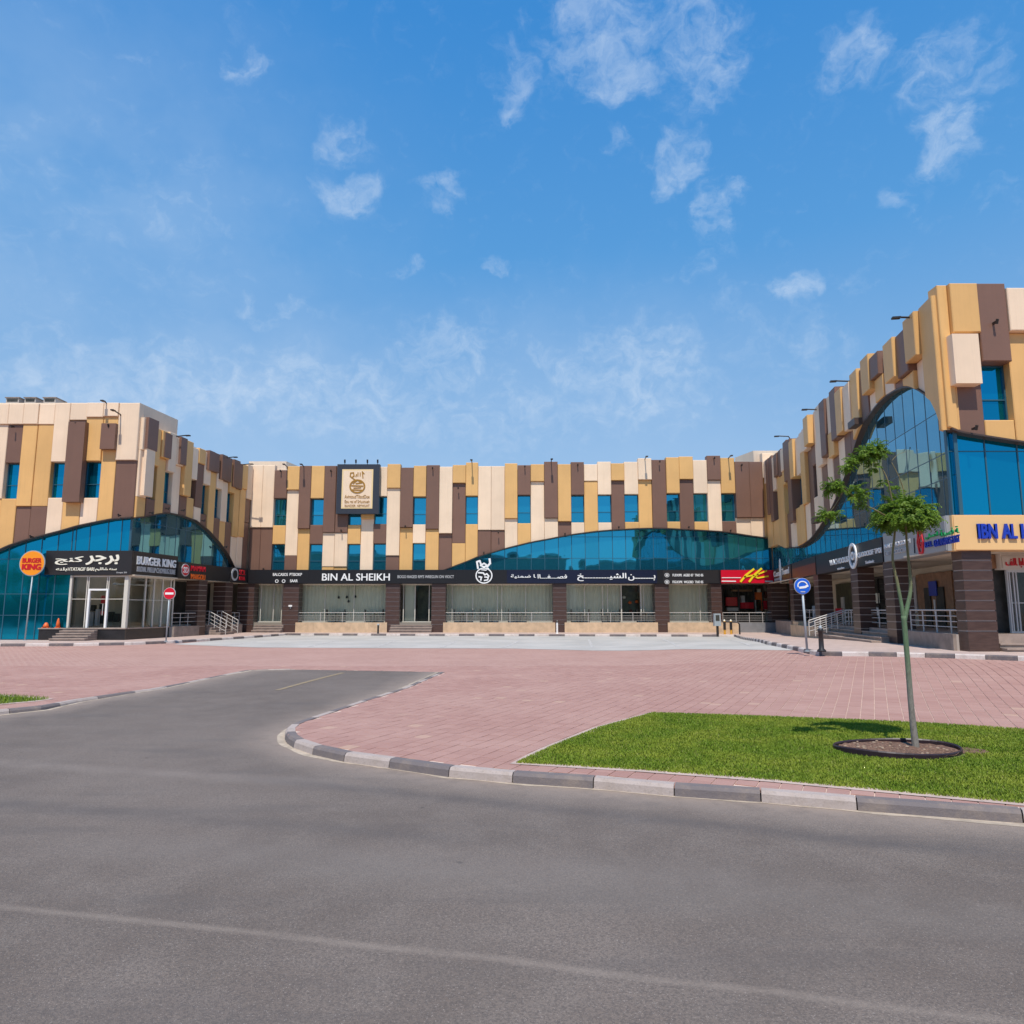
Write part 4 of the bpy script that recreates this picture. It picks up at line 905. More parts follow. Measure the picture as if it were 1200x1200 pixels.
# materials of the ground
def asphalt(t, p, O):
    n1 = t.noise(O, 2.2, 5, .6); n2 = t.noise(O, 85, 4, .75); n3 = t.noise(O, .35, 3, .5); vo = t.new('ShaderNodeTexVoronoi', i_Scale=150.0); t.l.new(O, vo.inputs['Vector'])
    base = t.mix(t.ramp(n3, .35, .65), (.148, .114, .092, 1), (.198, .155, .127, 1))
    base = t.mix(t.ramp(n1, .35, .7, 0, .5), base, (.225, .182, .152, 1))
    base = t.mix(t.ramp(n2, .44, .58, 0, .66), base, (.085, .07, .062, 1))
    spk = t.math('MULTIPLY', t.ramp(t.noise(O, 60, 2, .5), .52, .66), t.ramp(vo.outputs['Distance'], .42, .2))
    base = t.mix(t.math('MULTIPLY', spk, .8), base, (.42, .36, .32, 1))
    # rare larger pale chips and dark specks
    vo2 = t.new('ShaderNodeTexVoronoi', i_Scale=9.0, i_Randomness=1.0); t.l.new(O, vo2.inputs['Vector'])
    base = t.mix(t.ramp(vo2.outputs['Distance'], .07, .04, 0, .55), base, (.05, .042, .04, 1))
    vo3 = t.new('ShaderNodeTexVoronoi', i_Scale=1.15); t.l.new(t.vm('ADD', O, t.vm('MULTIPLY', t.vm('SUBTRACT', t.new('ShaderNodeTexNoise', i_Vector=O, i_Scale=14.0).outputs['Color'], (.5, .5, .5)), (.06, .06, 0))), vo3.inputs['Vector'])
    base = t.mix(t.ramp(vo3.outputs['Distance'], .045, .025, 0, .75), base, (.035, .03, .028, 1))
    base = t.mix(t.ramp(t.noise(t.vm('MULTIPLY', O, (.35, 2.2, 1)), .9, 4, .6), .52, .7, 0, .35), base, (.10, .085, .078, 1))
    sx = t.new('ShaderNodeSeparateXYZ', i_0=O); X, Y = sx.outputs[0], sx.outputs[1]
    wob = t.math('MULTIPLY', t.math('SUBTRACT', t.noise(O, .35, 3, .5), .5), .22)
    def line(pa, pb, w, colr, f, cur=base):
        (x0, y0), (x1, y1) = pa, pb; L = math.hypot(x1 - x0, y1 - y0); nx, ny = -(y1 - y0) / L, (x1 - x0) / L; dx, dy = (x1 - x0) / L, (y1 - y0) / L
        d = t.math('ABSOLUTE', t.math('ADD', t.math('ADD', t.math('MULTIPLY', X, nx), t.math('MULTIPLY', Y, ny)), t.math('ADD', wob, -(x0 * nx + y0 * ny))))
        e = t.math('ADD', t.math('MULTIPLY', X, dx), t.math('ADD', t.math('MULTIPLY', Y, dy), -(x0 * dx + y0 * dy)))
        m = t.math('MULTIPLY', t.math('MULTIPLY', t.ramp(d, w, 0), t.ramp(e, -.8, .8)), t.ramp(e, L + .8, L - .8))
        return t.mix(t.math('MULTIPLY', t.math('MULTIPLY', m, f), t.ramp(t.noise(O, 5, 5, .7), .25, .6, .35, 1)), cur, colr)
    g = lambda x, v: gh(x, v, road)
    c = base
    c = line(g(-60, 1058), g(620, 1128), .06, (.31, .25, .205, 1), .42, c); c = line(g(560, 1120), g(1300, 1212), .06, (.31, .25, .205, 1), .38, c)
    c = line(g(-100, 888), g(420, 920), .28, (.25, .205, .175, 1), .45, c); c = line(g(300, 912), g(1250, 1010), .25, (.07, .062, .062, 1), .4, c)
    c = line(g(-80, 935), g(560, 985), .3, (.075, .066, .064, 1), .35, c); c = line(g(100, 990), g(900, 1030), .5, (.2, .17, .15, 1), .3, c)
    c = line(g(340, 1015), g(1250, 1085), .5, (.19, .165, .145, 1), .25, c)
    at = t.new('ShaderNodeAttribute', attribute_name='dust')
    c = t.mix(t.math('MULTIPLY', at.outputs['Fac'], t.ramp(t.noise(O, 4, 5, .7), .25, .6, .5, 1)), c, (.33, .255, .205, 1))
    t.put(p, 'Base Color', c)
    hh = t.math('ADD', t.math('MULTIPLY', n2, .6), t.math('MULTIPLY', vo.outputs['Distance'], .6))
    b = t.new('ShaderNodeBump', i_Strength=.75, i_Distance=.006, i_Height=hh); t.put(p, 'Normal', b.outputs[0])
mat('asphalt', (.1, .09, .09), .75, extra=asphalt, spec=.45)
PA = R(90 - 26.8)        # paver rows head towards the far right
PW = .205
def paving(t, p, O):
    mp = t.new('ShaderNodeMapping', i_Vector=O); mp.inputs['Rotation'].default_value = (0, 0, -PA)
    br = t.new('ShaderNodeTexBrick', i_Vector=mp.outputs[0], i_Scale=1.0); br.inputs['Brick Width'].default_value = PW; br.inputs['Row Height'].default_value = PW
    br.inputs['Mortar Size'].default_value = .009; br.inputs['Color1'].default_value = (.365, .20, .165, 1); br.inputs['Color2'].default_value = (.41, .235, .195, 1); br.inputs['Mortar'].default_value = (.52, .37, .30, 1); br.inputs['Bias'].default_value = 0
    n = t.noise(O, .5, 5, .6); n2 = t.noise(O, 3, 5, .7)
    c = t.mix(t.ramp(n, .35, .7, 0, .45), br.outputs[0], (.48, .30, .25, 1)); c = t.mix(t.ramp(n2, .5, .8, 0, .35), c, (.29, .165, .145, 1))
    t.put(p, 'Base Color', c)
mat('paving', (.3, .17, .16), .75, extra=paving, spec=.3)
def paver(t, p, O):
    g = t.new('ShaderNodeNewGeometry'); oi = t.new('ShaderNodeObjectInfo'); P = g.outputs['Position']
    r = t.math('FRACT', t.math('ADD', g.outputs['Random Per Island'], oi.outputs['Random']))
    c = t.mix(r, (.365, .20, .165, 1), (.41, .235, .195, 1))
    c = t.mix(t.ramp(r, .988, .992, 0, .5), c, (.52, .36, .25, 1))
    n = t.noise(P, .5, 5, .6); n2 = t.noise(P, 3, 5, .7); n3 = t.noise(P, 120, 3, .6)
    c = t.mix(t.ramp(n, .35, .7, 0, .45), c, (.48, .30, .25, 1)); c = t.mix(t.ramp(n2, .5, .8, 0, .35), c, (.29, .165, .145, 1)); c = t.mix(t.ramp(n3, .5, .8, 0, .3), c, (.22, .13, .12, 1))
    t.put(p, 'Base Color', c); b = t.new('ShaderNodeBump', i_Strength=.5, i_Distance=.004, i_Height=n3); t.put(p, 'Normal', b.outputs[0])
mat('paver', (.3, .17, .16), .75, extra=paver, spec=.3)
def concrete(t, p, O):
    n = t.noise(O, .4, 5, .6); n2 = t.noise(t.vm('MULTIPLY', O, (.5, 3, 1)), .8, 5, .6)
    c = t.mix(t.ramp(n, .3, .7), (.40, .38, .35, 1), (.50, .47, .435, 1)); t.put(p, 'Base Color', t.mix(t.ramp(n2, .5, .75, 0, .3), c, (.33, .32, .31, 1)))
mat('parking_grey', (.45, .43, .41), .8, extra=concrete)
def pavemat(t, p, O):
    br = t.new('ShaderNodeTexBrick', i_Vector=O, i_Scale=1.0); br.inputs['Brick Width'].default_value = .4; br.inputs['Row Height'].default_value = .4; br.inputs['Mortar Size'].default_value = .01
    br.inputs['Color1'].default_value = (.47, .35, .30, 1); br.inputs['Color2'].default_value = (.53, .40, .345, 1); br.inputs['Mortar'].default_value = (.36, .28, .24, 1)
    t.put(p, 'Base Color', t.mix(t.ramp(t.noise(O, 1.2, 5, .6), .4, .75, 0, .35), br.outputs[0], (.38, .28, .24, 1)))
mat('pavement', (.5, .38, .33), .8, extra=pavemat)
mat('sand', (.42, .32, .23), .9, var=.2, vscale=.5)
mat('joint_sand', (.42, .34, .26), .9, var=.2, vscale=6)
def soilm(t, p, O):
    n = t.noise(O, 30, 5, .7); t.put(p, 'Base Color', t.mix(t.ramp(n, .35, .65), (.09, .045, .028, 1), (.28, .16, .105, 1)))
    b = t.new('ShaderNodeBump', i_Strength=1., i_Distance=.03, i_Height=n); t.put(p, 'Normal', b.outputs[0])
mat('soil', (.2, .12, .08), .95, extra=soilm)
mat('lawn_soil', (.09, .12, .02), .95, var=.3, vscale=5)

g0 = mesh_obj('ground', [(-600, -600, -.25), (600, -600, -.25), (600, 900, -.25), (-600, 900, -.25)], [(0, 1, 2, 3)], 'sand', recalc=False); g0['kind'] = 'structure'
road_poly = [(-60, -30), (60, -30), (60, KR[0][1])] + KR + KL[::-1] + [(-60, KL[0][1])]
rd = cdt('road', road_poly, road, 'asphalt', .45)
def segdist(x, y, pl):
    best = 1e9
    for i in range(len(pl) - 1):
        x0, y0 = pl[i]; x1, y1 = pl[i + 1]; dx, dy = x1 - x0, y1 - y0; tt = ((x - x0) * dx + (y - y0) * dy) / (dx * dx + dy * dy); tt = min(1, max(0, tt))
        best = min(best, math.hypot(x - x0 - tt * dx, y - y0 - tt * dy))
    return best
at = rd.data.attributes.new('dust', 'FLOAT', 'POINT')
at.data.foreach_set('value', [max(0, 1 - min(segdist(v.co.x, v.co.y, KR), segdist(v.co.x, v.co.y, KL)) / .62) * .8 for v in rd.data.vertices])
# plaza: everything beyond the road's edge
plaza_poly = [(60, KR[0][1])] + offs(KR, -.1) + offs(KL, .1)[::-1] + [(-60, KL[0][1]), (-60, 48.5), (60, 48.5)]
plaza_poly = plaza_poly[::-1]
pz = cdt('plaza_paving', plaza_poly, lambda x, y: G(x, y) - (.005 if y < NEAR_Y + .3 else 0) - .004, 'paving', .8)
mat('joint_pale', (.60, .45, .37), .9, var=.15, vscale=5)
pz.data.materials.append(M['joint_pale'])
for p_ in pz.data.polygons:
    if p_.center.y < NEAR_Y - .3 and abs(p_.center.x) < .8 * p_.center.y: p_.material_index = 1
# joint bed beneath the real pavers
LAWN = [gh(x, v) for x, v in [(604,894.5),(650,873.5),(700,853.5),(765,835.5),(860,838.5),(980,843),(1090,848),(1200,855),(1330,863),(1480,872),(1480,974),(1330,956),(1200,942.5),(1060,929.5),(900,914.5),(750,903)]]
LAWN2 = [gh(x, v) for x, v in [(-200,806),(-60,812),(0,815),(40,817.5),(58,819.5),(40,822),(0,825.5),(-70,834),(-200,850)]]
KIN = .17
# pavers, laid one by one
u = Vector((math.cos(PA), math.sin(PA))); w_ = Vector((-u.y, u.x))
cells = []
pl_small = plaza_poly
import itertools
for i in range(-260, 330):
    for j in range(-330, 260):
        q = u * ((i + (.5 if j % 2 else 0)) * PW) + w_ * (j * PW)
        x, y = q.x, q.y
        if not (4.5 < y < NEAR_Y) or abs(x) > .80 * y + 1.2: continue
        if not inside(x, y, pl_small): continue
        dk = min(segdist(x, y, KR), segdist(x, y, KL))
        if dk < .15: continue
        if (inside(x, y, LAWN) and segdist(x, y, LAWN + LAWN[:1]) > .05) or (inside(x, y, LAWN2) and segdist(x, y, LAWN2 + LAWN2[:1]) > .05): continue
        cells.append((x, y))
cells.sort(key=lambda c: c[0] ** 2 + c[1] ** 2)
def paver_geo(cx, cy, z, h=PW / 2 - .005):
    e = .003; o = []
    for (hh, zz) in ((h, -.03), (h, -.002), (h - e, 0)):
        for sx, sy in ((-1, -1), (1, -1), (1, 1), (-1, 1)):
            q = u * (sx * hh) + w_ * (sy * hh); o.append((cx + q.x, cy + q.y, z + zz + (G(cx + q.x, cy + q.y) - G(cx, cy))))
    return o
PF = [(0, 1, 5, 4), (1, 2, 6, 5), (2, 3, 7, 6), (3, 0, 4, 7), (4, 5, 9, 8), (5, 6, 10, 9), (6, 7, 11, 10), (7, 4, 8, 11), (8, 9, 10, 11)]
bme = bpy.data.meshes.new('paving_stone'); bme.from_pydata(paver_geo(0, 0, 0), [], PF); bme.materials.append(M['paver'])
for c in cells[:300]:
    o = bpy.data.objects.new('paving_stone', bme); o.location = (c[0], c[1], G(*c) + random.uniform(-.002, .002)); o.parent = pz; COL.objects.link(o)
vs, fs = [], []
for c in cells[300:]:
    k = len(vs); vs += paver_geo(c[0], c[1], G(*c) + random.uniform(-.002, .002)); fs += [tuple(a + k for a in f) for f in PF]
rest = mesh_obj('paving_field', vs, fs, 'paver', pz, recalc=False); rest['kind'] = 'stuff'
print('pavers', len(cells))

# kerbs
def kerb(pl, side, lengths, z0f, ztop, w=.15, first=0, label=None, colors=('kerb_white', 'kerb_black')):
    """pl polyline of the foot; side +1 = kerb body lies to the left of the walking direction"""
    # resample
    seg = [0]
    for i in range(len(pl) - 1): seg.append(seg[-1] + math.hypot(pl[i + 1][0] - pl[i][0], pl[i + 1][1] - pl[i][1]))
    L = seg[-1]
    def at(d):
        d = min(max(d, 0), L); i = max(0, min(len(pl) - 2, int(np.searchsorted(seg, d) - 1))); f = (d - seg[i]) / max(1e-6, seg[i + 1] - seg[i])
        return Vector((pl[i][0] + (pl[i + 1][0] - pl[i][0]) * f, pl[i][1] + (pl[i + 1][1] - pl[i][1]) * f))
    base_v = []; base_f = []
    kb = None; d = 0; k = first; li = 0; stones = []
    while d < L - .05:
        ln = lengths[li % len(lengths)] if isinstance(lengths, (list, tuple)) else lengths; li += 1
        d1 = min(L, d + ln); m = max(1, int(ln / .35)) if ln > .5 else 1
        rings = []
        for q in range(m + 1):
            dd = d + .006 + (d1 - d - .012) * q / m; p = at(dd); tn = (at(dd + .05) - at(dd - .05)).normalized(); nn = Vector((-tn.y, tn.x)) * side
            zb = z0f(p.x, p.y) - .05; zt = ztop(p.x, p.y)
            a, b, c, e = p, p + nn * .02, p + nn * .045, p + nn * w
            rings.append([(a.x, a.y, zb), (b.x, b.y, max(zb + .01, zt - .03)), (c.x, c.y, zt), (e.x, e.y, zt), (e.x, e.y, zb)])
        stones.append((rings, colors[k % 2])); d = d1; k += 1
    for rings, m_ in stones:
        mb = MB()
        for r in rings: mb.v += r
        n = 5
        for i in range(len(rings) - 1):
            for j in range(n): mb.f.append((i * n + j, i * n + (j + 1) % n, (i + 1) * n + (j + 1) % n, (i + 1) * n + j))
        mb.f.append(tuple(range(n))[::-1]); mb.f.append(tuple((len(rings) - 1) * n + j for j in range(n)))
        if kb is None:
            kb = bpy.data.objects.new('kerb', None); COL.objects.link(kb); kb['kind'] = 'structure'
        mb.build('kerb_stone', m_, kb)
    return kb
top = lambda x, y: G(x, y) + .006
lensR = [1.2, 1.0, .72, .74, .72, .73, .72, .8]
def d_between(a, b): return math.hypot(a[0] - b[0], a[1] - b[1])
lR = [d_between(KR[i], KR[i + 1]) for i in range(len(KR) - 1)]
n0 = 2 * round(lR[0] / 1.6)
kerb(KR, -1, [lR[0] / n0] * n0 + [lR[1] / 2] * 2 + [lR[2] / 2] * 2 + lR[3:13] + [.7] * 40, road, top, first=1, colors=('kerb_worn_pale', 'kerb_worn_dark'))
kerb(KL, 1, [.95], road, top, first=0, colors=('kerb_worn_pale', 'kerb_worn_dark'))
CK = [gh(x, v) for x, v in [(335,744.6),(500,745.3),(700,745.8),(862,746.3)]]
RK = [gh(x, v) for x, v in [(862,746.3),(880,751),(898,755.5),(929,761.8),(948,766.5),(958,768.2),(982,769),(1040,769.6),(1110,771.5),(1180,774),(1200,774.8),(1300,779),(1450,785)]]
LK = [gh(x, v) for x, v in [(-260,764),(-100,759.5),(0,757.6),(80,757.2),(150,756),(202,753.8),(250,750.8),(300,747.4),(335,744.6)]]
pt = lambda x, y: G(x, y) + .13
kerb(CK, 1, [1.0, .92], G, pt, .2, first=1); kerb(RK, 1, [.5] * 22 + [.72] * 50, G, pt, .16, first=0); kerb(LK, 1, 1.05, G, pt, .2, first=0)
def sand_line(pl, fn, seed):
    rr = random.Random(seed); P = []
    for i in range(len(pl) - 1):
        L = d_between(pl[i], pl[i + 1]); k = max(1, int(L / .12))
        P += [(pl[i][0] + (pl[i + 1][0] - pl[i][0]) * q / k, pl[i][1] + (pl[i + 1][1] - pl[i][1]) * q / k) for q in range(k)]
    return P, rr
for pl_, sg in ((KR, 1), (KL, -1)):
    P, rr = sand_line(pl_, road, 4); A = offs(P, -sg * .03); vs = []; fs = []; wv = .04
    for i in range(len(P)):
        wv = min(.09, max(.004, wv + rr.uniform(-.025, .025))); a = P[max(0, i - 1)]; b = P[min(len(P) - 1, i + 1)]; L = d_between(a, b); nx, ny = -(b[1] - a[1]) / L * sg, (b[0] - a[0]) / L * sg
        vs += [(P[i][0] - nx * .02, P[i][1] - ny * .02, road(*P[i]) + .006), (P[i][0] + nx * wv, P[i][1] + ny * wv, road(P[i][0], P[i][1]) + .002)]
        if i: fs.append((2 * i - 2, 2 * i - 1, 2 * i + 1, 2 * i))
    o = mesh_obj('sand_drift', vs, fs, 'joint_sand'); o['kind'] = 'structure'
# pavement sheets behind those kerbs
pvm = [p for p in offs(LK, .1)] + [p for p in offs(CK, .1)][1:] + [p for p in offs(RK, .1)][1:] + [(60, RK[-1][1]), (60, 54), (-60, 54), (-60, LK[0][1])]
cdt('pavement', pvm, lambda x, y: G(x, y) + .122, 'pavement', 1.1)
pk = [gh(x, v) for x, v in [(203,755),(300,758.8),(450,759.6),(600,760),(800,760.8),(925,762.2)]] + [offs(RK, .03)[3], offs(RK, .03)[2], offs(RK, .03)[1]] + [RK[0]] + CK[::-1] + [LK[7], LK[6]]
cdt('parking_area', pk, lambda x, y: G(x, y) + .002, 'parking_grey', 1.2)
def paint(name, pa, pb, w, m, fn, add):
    a, b = Vector(pa), Vector(pb); d = (b - a).normalized(); n = Vector((-d.y, d.x)) * w / 2; k = 8; vs = []; fs = []
    for i in range(k + 1):
        q = a.lerp(b, i / k)
        for s_ in (-1, 1): p = q + n * s_; vs.append((p.x, p.y, fn(p.x, p.y) + add))
        if i: j = 2 * i; fs.append((j - 2, j, j + 1, j - 1)[::-1])
    o = mesh_obj(name, vs, fs, m, recalc=True); o['kind'] = 'structure'
    return o
def worn(t, p, O):
    base = p.inputs['Base Color'].default_value[:]
    t.put(p, 'Base Color', t.mix(t.ramp(t.noise(O, 9, 5, .7), .4, .62, 0, .75), base, (.2, .17, .14, 1)))
mat('line_white', (.62, .6, .58), .7, extra=worn); mat('line_yellow', (.33, .235, .12), .7, extra=worn)
for a, b in (((536, 751), (517, 759)), ((609, 751), (590, 759)), ((777, 749), (795, 758)), ((463, 751), (440, 758.5)), ((850, 749), (880, 757)), ((690, 749.5), (694, 758.5)), ((392, 751), (362, 758)), ((300, 752), (262, 757))):
    paint('bay_line', gh(*a), gh(*b), .13, 'line_white', G, .008)
paint('centre_line', gh(325, 809, road), gh(402, 788.5, road), .12, 'line_yellow', road, .006)

# ================================================================== LAWN
def grassmat(t, p, O):
    g = t.new('ShaderNodeNewGeometry'); P = g.outputs['Position']; r = g.outputs['Random Per Island']
    n = t.noise(P, 1.3, 4, .6); n2 = t.noise(P, 6, 4, .6)
    c = t.mix(r, (.10, .18, .010, 1), (.22, .305, .028, 1)); c = t.mix(t.ramp(n, .38, .66, 0, .6), c, (.32, .35, .04, 1)); c = t.mix(t.ramp(n2, .5, .75, 0, .5), c, (.075, .13, .01, 1))
    c = t.mix(t.ramp(r, .94, .97, 0, .7), c, (.30, .26, .10, 1))
    t.put(p, 'Base Color', c)
mat('grass', (.07, .14, .015), .6, extra=grassmat, spec=.25)
def lawn(poly, n, name, seed, hh):
    rng = np.random.default_rng(seed); xs = [p[0] for p in poly]; ys = [p[1] for p in poly]
    cdt(name + '_bed', poly, lambda x, y: G(x, y) + .004, 'lawn_soil', .6)
    P = np.column_stack([rng.uniform(min(xs), max(xs), int(n * 2.2)), rng.uniform(min(ys), max(ys), int(n * 2.2))])
    ins = np.zeros(len(P), bool); j = len(poly) - 1
    for i in range(len(poly)):
        (xi, yi), (xj, yj) = poly[i], poly[j]
        if yi != yj: ins ^= ((yi > P[:, 1]) != (yj > P[:, 1])) & (P[:, 0] < (xj - xi) * (P[:, 1] - yi) / (yj - yi) + xi)
        j = i
    P = P[ins][:n]; n = len(P)
    dc = np.hypot(P[:, 0] - RC[0], P[:, 1] - RC[1]) if poly is LAWN else np.full(n, 9.)
    P = P[dc > .0]; n = len(P)
    if poly is LAWN:
        e = ((P[:, 0] - RC[0]) / (RA + .03)) ** 2 + ((P[:, 1] - RC[1]) / (RB + .03)) ** 2; P = P[e > 1]
        e2 = ((P[:, 0] - RC[0] - RA - .12) / .22) ** 2 + ((P[:, 1] - RC[1]) / .2) ** 2; P = P[(e2 > 1) | (rng.random(len(P)) < .15)]; n = len(P)
    an = rng.uniform(0, 2 * np.pi, n); h = hh * rng.uniform(.5, 1.25, n); ln = rng.uniform(.1, .75, n) * h; la = rng.uniform(0, 2 * np.pi, n); w = rng.uniform(.0025, .005, n) * 1.2
    dx, dy = np.cos(an) * w, np.sin(an) * w; lx, ly = np.cos(la) * ln, np.sin(la) * ln
    z0 = np.array([G(a, b) for a, b in P]) + .003
    V = np.empty((n, 5, 3))
    V[:, 0] = np.column_stack([P[:, 0] - dx, P[:, 1] - dy, z0]); V[:, 1] = np.column_stack([P[:, 0] + dx, P[:, 1] + dy, z0])
    V[:, 2] = np.column_stack([P[:, 0] + dx * .8 + lx * .4, P[:, 1] + dy * .8 + ly * .4, z0 + h * .6]); V[:, 3] = np.column_stack([P[:, 0] - dx * .8 + lx * .4, P[:, 1] - dy * .8 + ly * .4, z0 + h * .6])
    V[:, 4] = np.column_stack([P[:, 0] + lx, P[:, 1] + ly, z0 + h])
    me = bpy.data.meshes.new(name); k = np.arange(n) * 5
    quads = np.column_stack([k, k + 1, k + 2, k + 3]); tris = np.column_stack([k + 3, k + 2, k + 4])
    me.vertices.add(n * 5); me.vertices.foreach_set('co', V.reshape(-1))
    me.loops.add(n * 7); me.loops.foreach_set('vertex_index', np.concatenate([quads.reshape(-1), tris.reshape(-1)]).astype('i'))
    me.polygons.add(n * 2); me.polygons.foreach_set('loop_start', np.concatenate([np.arange(n) * 4, n * 4 + np.arange(n) * 3]).astype('i'))
    me.update(calc_edges=True); me.materials.append(M['grass'])
    o = bpy.data.objects.new(name, me); COL.objects.link(o); tag(o, None, None, None, 'stuff'); return o
def edging(poly, w):
    n = len(poly); vs = []; fs = []
    P = []
    for i in range(n):
        a, b = poly[i], poly[(i + 1) % n]; k = max(1, int(math.hypot(b[0] - a[0], b[1] - a[1]) / .5)); P += [(a[0] + (b[0] - a[0]) * q / k, a[1] + (b[1] - a[1]) * q / k) for q in range(k)]
    n = len(P)
    for i in range(n):
        a, b = P[i - 1], P[(i + 1) % n]; L = math.hypot(b[0] - a[0], b[1] - a[1]); nx, ny = -(b[1] - a[1]) / L * w, (b[0] - a[0]) / L * w
        for s_ in (-1, 1): vs.append((P[i][0] + nx * s_, P[i][1] + ny * s_, G(*P[i]) + .005))
        j = (i + 1) % n; fs.append((2 * i, 2 * j, 2 * j + 1, 2 * i + 1))
    o = mesh_obj('lawn_edging', vs, fs, 'pavement'); o['kind'] = 'structure'
edging(LAWN, .075); edging(LAWN2, .075)
# tree ring position
RCa = gh(980, 879); RCb = gh(1121, 880); RC = ((RCa[0] + RCb[0]) / 2, (RCa[1] + RCb[1]) / 2 - .05); RA = (RCb[0] - RCa[0]) / 2; RB = .5
l1 = lawn(LAWN, 260000, 'lawn', 5, .026); tag(l1, 'short mown green lawn between the pink paving and the kerb', 'lawn')
l2 = lawn(LAWN2, 14000, 'lawn', 6, .06); tag(l2, 'small pointed patch of grass at the left edge beside the kerb', 'lawn')
# ring and soil
ring = MB(); n = 48; rnd = random.Random(2)
prof = [(1.0, -.02), (1.0, .055), (.985, .07), (.965, .055), (.965, -.02)]
rim = []
for i in range(n):
    an = 2 * math.pi * i / n; c, s_ = math.cos(an), math.sin(an); pn = 1 + .05 * math.sin(3 * an + 1) + (.08 * abs(c) ** 6 if c < 0 else 0)
    for r_, z in prof: ring.v.append((RC[0] + RA * pn * c * r_, RC[1] + RB * pn * s_ * r_, z + .015 * math.sin(2 * an)))
for i in range(n):
    j = (i + 1) % n
    for q in range(4): ring.f.append((5 * i + q, 5 * j + q, 5 * j + q + 1, 5 * i + q + 1))
mat('edging', (.028, .014, .018), .45, var=.3, vscale=8)
rg = ring.build('tree_ring', 'edging'); tag(rg, 'dark plastic edging ring around the young tree in the lawn', 'edging')
so = MB(); so.v = [(RC[0], RC[1], .035)]; 
for q in (.5, .97):
    for i in range(n):
        an = 2 * math.pi * i / n; so.v.append((RC[0] + RA * q * math.cos(an), RC[1] + RB * q * math.sin(an), .03 + rnd.uniform(-.01, .012)))
so.f = [(0, 1 + i, 1 + (i + 1) % n) for i in range(n)] + [(1 + i, 1 + n + i, 1 + n + (i + 1) % n, 1 + (i + 1) % n) for i in range(n)]
s_o = so.build('soil', 'soil', recalc=False); s_o['kind'] = 'structure'
so2 = MB(); c2 = (RC[0] + RA + .13, RC[1]); so2.v = [(c2[0], c2[1], .014)] + [(c2[0] + .26 * math.cos(2 * math.pi * i / 16) * rnd.uniform(.8, 1.1), c2[1] + .24 * math.sin(2 * math.pi * i / 16) * rnd.uniform(.8, 1.1), .01) for i in range(16)]
so2.f = [(0, 1 + i, 1 + (i + 1) % 16) for i in range(16)]; q = so2.build('soil', 'soil', recalc=False); q['kind'] = 'structure'
mat('litter', (.42, .31, .22), .8, island=.3)
li = MB()
for i in range(45):
    r_ = rnd.random() ** .5 * .9; an = rnd.uniform(0, 6.28); x, y = RC[0] + RA * r_ * math.cos(an), RC[1] + RB * r_ * math.sin(an); s_ = rnd.uniform(.006, .022); d = rnd.uniform(0, 3.1)
    li.box8([(x + s_ * math.cos(d + k * 1.57 + .3 * (k % 2)), y + s_ * .5 * math.sin(d + k * 1.57), .04 + zz) for zz in (0, .012) for k in range(4)])
q = li.build('wood_chips', 'litter'); tag(q, 'wood chips and dry leaf litter inside the tree ring', 'wood chips', kind='stuff')

# ================================================================== TREE
def barkm(t, p, O):
    g = t.new('ShaderNodeNewGeometry'); sx = t.new('ShaderNodeSeparateXYZ', i_0=g.outputs['Position'])
    n = t.noise(t.vm('MULTIPLY', g.outputs['Position'], (1, 1, .25)), 60, 5, .7)
    c = t.mix(t.ramp(sx.outputs[2], .5, 1.3), (.26, .235, .20, 1), (.12, .20, .10, 1))
    c = t.mix(t.ramp(sx.outputs[2], 1.75, 2.3), c, (.26, .20, .085, 1))
    c = t.mix(t.ramp(n, .4, .7, 0, .6), c, (.10, .085, .06, 1)); t.put(p, 'Base Color', c)
    b = t.new('ShaderNodeBump', i_Strength=.6, i_Distance=.01, i_Height=n); t.put(p, 'Normal', b.outputs[0])
mat('bark', (.25, .22, .16), .8, extra=barkm)
def leafm(t, p, O):
    g = t.new('ShaderNodeNewGeometry'); r = g.outputs['Random Per Island']
    t.put(p, 'Base Color', t.mix(r, (.065, .14, .012, 1), (.26, .38, .04, 1)))
    p.inputs['Subsurface Weight'].default_value = 0
mat('leaf', (.06, .12, .02), .5, extra=leafm, spec=.35)
# translucent leaves
lt = NT(M['leaf'].node_tree); pb = lt.n['Principled BSDF']; tl = lt.new('ShaderNodeBsdfTranslucent', i_0=(.16, .28, .03, 1)); mx = lt.new('ShaderNodeMixShader', i_0=.36)
lt.l.new(pb.outputs[0], mx.inputs[1]); lt.l.new(tl.outputs[0], mx.inputs[2]); lt.l.new(mx.outputs[0], lt.n['Material Output'].inputs[0])
TY = gh(1073, 878)[1]
def tp(px, v, dy=0.):
    r = ray(px, v); k = (TY + dy) / r.y; return Vector((r.x * k, TY + dy, EYE + r.z * k))
tree = thing('young_tree', 'young slender tree with forked green trunk and umbrella crown on the lawn', 'tree', tuple(tp(1073, 880)))
def branch(pts, rad, name='trunk', par=tree):
    P = [tp(*q) for q in pts]; out = []; rr = []; n = len(P)
    for i in range(n - 1):
        for k in range(4):
            f = k / 4; p0, p1, p2, p3 = P[max(0, i - 1)], P[i], P[i + 1], P[min(n - 1, i + 2)]
            out.append(.5 * ((2 * p1) + (-p0 + p2) * f + (2 * p0 - 5 * p1 + 4 * p2 - p3) * f * f + (-p0 + 3 * p1 - 3 * p2 + p3) * f ** 3)); rr.append(rad[i] * (1 - f) + rad[i + 1] * f)
    out.append(P[-1]); rr.append(rad[-1]); MB().tube(out, rr, 10).build(name, 'bark', par, smooth=True); return out
branch([(1074, 886), (1073, 875), (1068, 830), (1064, 780), (1061, 745), (1059, 722)], [.054, .043, .034, .031, .031, .031])
